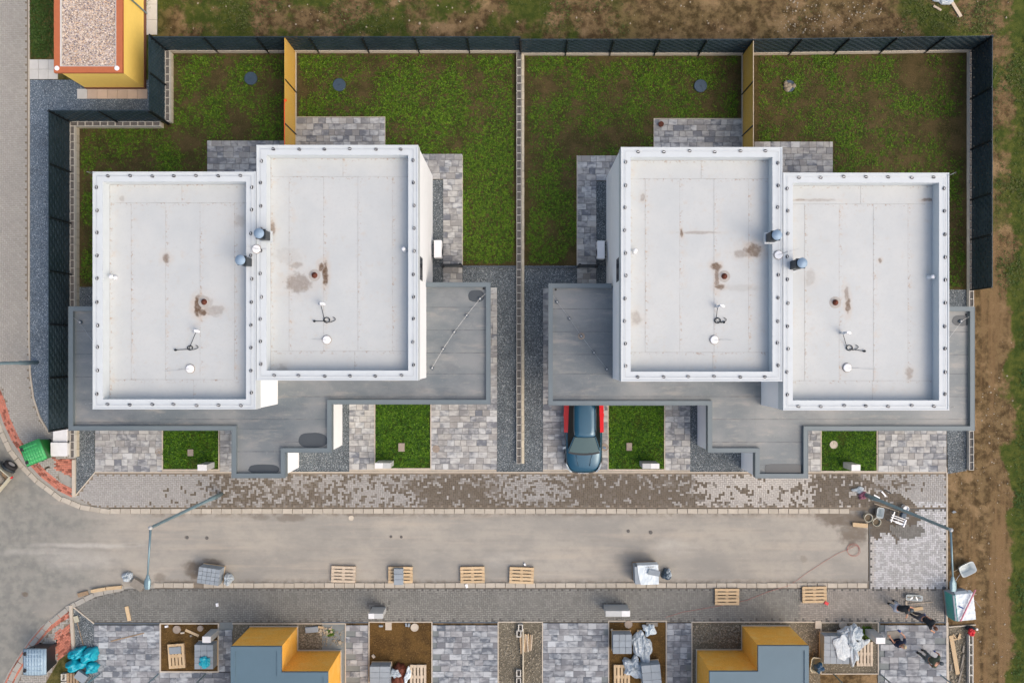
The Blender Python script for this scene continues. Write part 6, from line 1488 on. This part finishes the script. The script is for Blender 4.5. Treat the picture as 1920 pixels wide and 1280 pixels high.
# red hose on the street end
pts = []; c = P(1600, 1030)
for i in range(60):
    a = i / 60 * 6.283 * 2.2; r_ = .30 + .04 * math.sin(a * .7); pts.append((c.x + r_ * math.cos(a), c.y + r_ * .95 * math.sin(a), .03 + .004 * (i % 9)))
for px, py in ((1590, 1029), (1570, 1037), (1545, 1052), (1530, 1062), (1510, 1075), (1497, 1085), (1480, 1096), (1440, 1108), (1400, 1124), (1340, 1136), (1280, 1146), (1248, 1156)):
    p = P(px, py); pts.append((p.x, p.y, .05 if py > 1092 else .03))
solo('garden_hose', MB().tube(pts, .008, 6), M['cord_red'], 'thin red hose coiled at the street end and trailing to the footpath', 'hose', loc=(0, 0, 0))
# thin fence posts of the front row, standing at the bottom edge
for i, ((x0, y0), lb) in enumerate((((188, 1262), 'thin grey post at the bottom edge on the leftmost drive'), ((298, 1262), 'thin grey post at the corner of the bottom left soil plot'), ((386, 1262), 'thin grey post between the soil plot and the unfinished left house'), ((1563, 1263), 'thin grey post below the large film-covered stack'), ((1652, 1264), 'thin grey post at the lower left corner of the workers paving'), ((1764, 1265), 'thin grey post at the lower right corner of the workers paving'))):
    p = P(x0, y0); t = thing('fence_post', lb, 'post', (p.x, p.y, 0)); part('shaft', MB().box(p.x - .025, p.y - .025, 0, p.x + .025, p.y + .025, 2.0), M['galv'], t); part('cap', MB().box(p.x - .03, p.y - .03, 2.0, p.x + .03, p.y + .03, 2.02), M['black'], t)
solo('wood_debris', MB().obox((0, 0, .05), .4, .07, .05, .3).obox((.1, .12, .08), .3, .1, .04, 1.2).obox((-.1, .1, .04), .3, .05, .04, 2.2), M['wood'], 'splintered wood pieces in the dirt strip near the long plank', 'debris', loc=tuple(P(1793, 1196)))
solo('board', MB().box(-.7, -.08, 0, .7, .08, .06), M['wood_pale'], 'pale board lying in the grass of the north-east field', 'board', loc=tuple(P(1787, 10) + Vector((0, 0, 0))), rotz=R(-58))
solo('board', MB().box(-.22, -.05, 0, .22, .05, .05), M['wood_pale'], 'short pale batten in the grass left of the longer board', 'board', loc=tuple(P(1757, 16)), rotz=R(-30))
crumple('sack', 'grey-white crumpled sack at the top edge of the north-east field', 'sack', 1770, -2, .55, .22, .15, 'film', 90, amp=.4)

# ------------------------------------------------------------------ people
def skinned(name, joints, edges, mat, parent, L, root=0, levels=2):
    me = bpy.data.meshes.new(name); me.from_pydata([tuple(Vector(p) - L) for p, r in joints], edges, []); me.materials.append(M[mat])
    o = link(name, me, parent); sk = o.modifiers.new('skin', 'SKIN'); sk.use_smooth_shade = True
    for i, (p, r) in enumerate(joints):
        sv_ = me.skin_vertices[0].data[i]; sv_.radius = (r, r) if not isinstance(r, tuple) else r; sv_.use_root = (i == root)
    ss = o.modifiers.new('sub', 'SUBSURF'); ss.levels = 1; ss.render_levels = levels
    return o
def hand(parent, L, wrist, dirv, mat):
    """palm, four bent fingers of different length and a thumb from the side of the palm"""
    d = Vector(dirv).normalized(); up = Vector((0, 0, 1)) if abs(d.z) < .8 else Vector((1, 0, 0)); s_ = d.cross(up).normalized(); n = s_.cross(d); w = Vector(wrist); mb = MB()
    mb.rings([[w + d * a + s_ * b * x + n * c_ * y for x, y in ((-1, -1), (1, -1), (1, 1), (-1, 1))] for a, b, c_ in ((-.01, .025, .018), (.04, .042, .016), (.09, .042, .013))])
    for i, ln in enumerate((.07, .08, .075, .06)):
        b0 = w + d * .085 + s_ * (-.032 + i * .0215); b1 = b0 + d * ln * .5 - n * .008; b2 = b1 + d * ln * .4 - n * .03; mb.tube([b0, b1, b2], [.0095, .009, .007], 6)
    b0 = w + d * .03 + s_ * .04; mb.tube([b0, b0 + s_ * .03 + d * .03, b0 + s_ * .035 + d * .06 - n * .015], [.012, .011, .009], 6)
    mb.v = [tuple(Vector(v) - L) for v in mb.v]; o = link('hand', mb.mesh('hand', M[mat], True), parent)
    if mat != 'skin': o['label'] = 'hand in a blue work glove'
    return o
def person(label, J, shirt, trousers, hair, hat=None, gloves=('skin', 'skin'), sleeve=.45, straps=False):
    """J: joint name -> (px, py, z)"""
    W = {k: P(*v) for k, v in J.items()}; f = (W['foot_l'] + W['foot_r']) / 2; L = Vector((f.x, f.y, .03)); t = thing('person', label, 'person', tuple(L))
    pel = (W['hip']); nk = W['neck']; sl, sr = W['sh_l'], W['sh_r']; dirs = (sr - sl).normalized(); hl, hr = pel - dirs * .10, pel + dirs * .10; mid = pel.lerp(nk, .5); ch = pel.lerp(nk, .82)
    bj = [(pel, .10), (mid, .10), (ch, .105), (nk, .055), (nk.lerp(W['head'], .45), .055), (sl, .065), (W['el_l'], .042), (W['ha_l'], .03), (sr, .065), (W['el_r'], .042), (W['ha_r'], .03),
          (hl - Vector((0, 0, .05)), .095), (W['kn_l'], .06), (W['foot_l'] + Vector((0, 0, .1)), .042), (hr - Vector((0, 0, .05)), .095), (W['kn_r'], .06), (W['foot_r'] + Vector((0, 0, .1)), .042)]
    be = [(0, 1), (1, 2), (2, 3), (3, 4), (2, 5), (5, 6), (6, 7), (2, 8), (8, 9), (9, 10), (0, 11), (11, 12), (12, 13), (0, 14), (14, 15), (15, 16)]
    body = skinned('body', bj, be, 'skin', t, L)
    es = sl.lerp(W['el_l'], sleeve / .5 * .8), sr.lerp(W['el_r'], sleeve / .5 * .8)
    skinned('shirt', [(pel - (nk - pel) * .04, .155), (mid, .160), (ch, .165), (nk.lerp(ch, .3), .085), (sl, .095), (es[0], .066), (sr, .095), (es[1], .066)], [(0, 1), (1, 2), (2, 3), (2, 4), (4, 5), (2, 6), (6, 7)], shirt, t, L)
    skinned('trousers', [(pel, .15), (hl - Vector((0, 0, .06)), .11), (W['kn_l'], .078), (W['foot_l'] + Vector((0, 0, .11)), .06), (hr - Vector((0, 0, .06)), .11), (W['kn_r'], .078), (W['foot_r'] + Vector((0, 0, .11)), .06)], [(0, 1), (1, 2), (2, 3), (0, 4), (4, 5), (5, 6)], trousers, t, L)
    face = (W['look'] - W['head']).normalized()
    for k in ('l', 'r'):
        p = W['foot_' + k]; fd = Vector((face.x, face.y, 0)).normalized(); s_ = Vector((-fd.y, fd.x, 0)); mb = MB()
        mb.rings([[p + fd * a + s_ * b * x + Vector((0, 0, z)) for x, z in ((-1, .0), (1, .0), (1, h * .7), (.5, h), (-.5, h), (-1, h * .7))] for a, b, h in ((-.09, .035, .12), (-.03, .045, .14), (.07, .05, .09), (.16, .045, .07), (.20, .025, .04))])
        mb.v = [(v[0] - L.x, v[1] - L.y, max(v[2] - .0 - L.z, 0) ) for v in [tuple(q) for q in mb.v]]
        link('shoe', mb.mesh('shoe', M['boot'], True), t)
    # head with a face
    hd = W['head']; up = (hd - nk).normalized(); sd_ = face.cross(up).normalized(); up = sd_.cross(face).normalized(); mb = MB(); rg = []
    for z, a, b in ((-.125, .03, .035), (-.10, .055, .065), (-.05, .068, .085), (0, .075, .096), (.05, .073, .094), (.09, .055, .07), (.115, .02, .025)):
        rg.append([hd + up * z + face * (b * math.cos(6.283 * i / 18) + (.01 if z < -.04 else 0)) + sd_ * a * math.sin(6.283 * i / 18) for i in range(18)])
    mb.rings(rg); mb.rings([[hd + face * (.092 + d_) + up * (z) + sd_ * w_ * x + up * w_ * y for x, y in ((-1, -1), (1, -1), (.4, 1), (-.4, 1))] for d_, z, w_ in ((0, -.01, .012), (.022, -.025, .009))])
    for s_ in (-1, 1): mb.rings([[hd + sd_ * s_ * (.074 + e) + up * (.03 * math.cos(k)) + face * (.018 * math.sin(k) - .01) for k in [i * .7854 for i in range(8)]] for e in (0, .012)])
    mb.v = [tuple(Vector(v) - L) for v in mb.v]; hh = link('head', mb.mesh('head', M['skin'], True), t)
    mb = MB()
    for s_ in (-1, 1): c_ = hd + face * .088 + sd_ * s_ * .03 + up * .015; mb.obox(tuple(c_ - L), .014, .014, .010)
    link('eye', mb.mesh('eye', M['hair_dark']), hh)
    mb = MB(); c_ = hd + face * .090 - up * .055 - L; mb.obox(tuple(c_), .03, .03, .008); link('mouth', mb.mesh('mouth', M['mauve']), hh)
    mb = MB(); rg = []; hf = .012 if not hat else .018
    for z, a, b in ((-.03, .075, .09), (.02, .078, .098), (.06, .075, .094), (.10, .055, .072), (.125, .02, .03)):
        off = -.022 if z < .05 else -.008
        rg.append([hd + up * (z + (.0 if not hat else .005)) + face * ((b + hf) * math.cos(6.283 * i / 18) + off) + sd_ * (a + hf) * math.sin(6.283 * i / 18) for i in range(18)])
    mb.rings(rg)
    if hat: mb.rings([[hd + up * .035 + face * (.09 + a) + sd_ * w_ * x + up * z for x, z in ((-1, 0), (1, 0), (1, .012), (-1, .012))] for a, w_ in ((-.02, .075), (.05, .06), (.07, .035))])
    mb.v = [tuple(Vector(v) - L) for v in mb.v]; link('cap' if hat else 'hair', mb.mesh('cap' if hat else 'hair', M[hat or hair], True), hh)
    for k, g_ in (('l', gloves[0]), ('r', gloves[1])): hand(t, L, W['ha_' + k], W['ha_' + k] - W['el_' + k], g_)
    if straps:
        for s_ in (-.07, .07):
            mb = MB().tube([tuple(ch + dirs * s_ + Vector((0, 0, .15)) - L), tuple(mid + dirs * s_ + Vector((0, 0, .14)) - L), tuple(pel + dirs * s_ + Vector((0, 0, .15)) - L)], .012, 6); link('strap', mb.mesh('strap', M['yellow_strap']), t)
    return t
person('worker in black shirt and pale jeans bending forward over a short board', dict(foot_l=(1667, 1131, .03), foot_r=(1676, 1126, .03), kn_l=(1673, 1135, .48), kn_r=(1681, 1130, .48), hip=(1682, 1139, .90), neck=(1703, 1142, 1.26), head=(1708, 1143, 1.36), look=(1713, 1142, .9),
    sh_l=(1699, 1146, 1.22), sh_r=(1701, 1136.5, 1.22), el_l=(1701, 1151, .95), el_r=(1706, 1137, .95), ha_l=(1700, 1156, .75), ha_r=(1711, 1139, .72)), 'shirt_black', 'jeans', 'hair_dark', 'cap_grey')
person('worker in black top and dark trousers leaning forward, second from the top', dict(foot_l=(1709, 1152, .03), foot_r=(1713, 1147, .03), kn_l=(1718, 1157, .5), kn_r=(1722, 1150, .5), hip=(1730, 1158, .95), neck=(1750, 1172, 1.40), head=(1754, 1177, 1.55), look=(1760, 1182, 1.3),
    sh_l=(1744, 1174, 1.36), sh_r=(1752, 1165, 1.36), el_l=(1746, 1181, 1.12), el_r=(1745, 1160, 1.15), ha_l=(1751, 1184, .95), ha_r=(1735, 1153, 1.0)), 'shirt_black', 'trouser_dark', 'hair_brown', None, ('skin', 'glove_blue'))
person('worker with a beige cap and yellow straps holding a large grey slab', dict(foot_l=(1668, 1196, .03), foot_r=(1678, 1190, .03), kn_l=(1672, 1199, .5), kn_r=(1683, 1192, .5), hip=(1682, 1203, .78), neck=(1691, 1209, 1.18), head=(1694.5, 1212, 1.36), look=(1688, 1206, 1.0),
    sh_l=(1684, 1211, 1.14), sh_r=(1696, 1203, 1.14), el_l=(1675, 1202, .95), el_r=(1696, 1192, 1.0), ha_l=(1669, 1194, .95), ha_r=(1688, 1184, 1.0)), 'trouser_navy', 'trouser_navy', 'hair_brown', 'cap_beige', ('skin', 'glove_blue'), straps=True)
person('worker in olive shirt and grey cap stooping over the new paving', dict(foot_l=(1721, 1223, .03), foot_r=(1730, 1218, .03), kn_l=(1731, 1230, .5), kn_r=(1738, 1224, .5), hip=(1742, 1235, .95), neck=(1758, 1242, 1.35), head=(1764.5, 1243, 1.45), look=(1772, 1243, 1.1),
    sh_l=(1752, 1249, 1.3), sh_r=(1760, 1234, 1.3), el_l=(1746, 1247, 1.08), el_r=(1761, 1226, 1.1), ha_l=(1741, 1241, .95), ha_r=(1754, 1221.5, .95)), 'shirt_olive', 'trouser_green', 'hair_dark', 'cap_grey', ('glove_blue', 'glove_blue'))
sl = solo('stone_slab', MB().obox((0, 0, 0), .62, .42, .05, R(5), tilt=Matrix.Rotation(R(14), 3, 'X')), M['stack_dark'], 'grey slab held by the worker with the beige cap', 'slab', loc=tuple(P(1675, 1189, .9)))
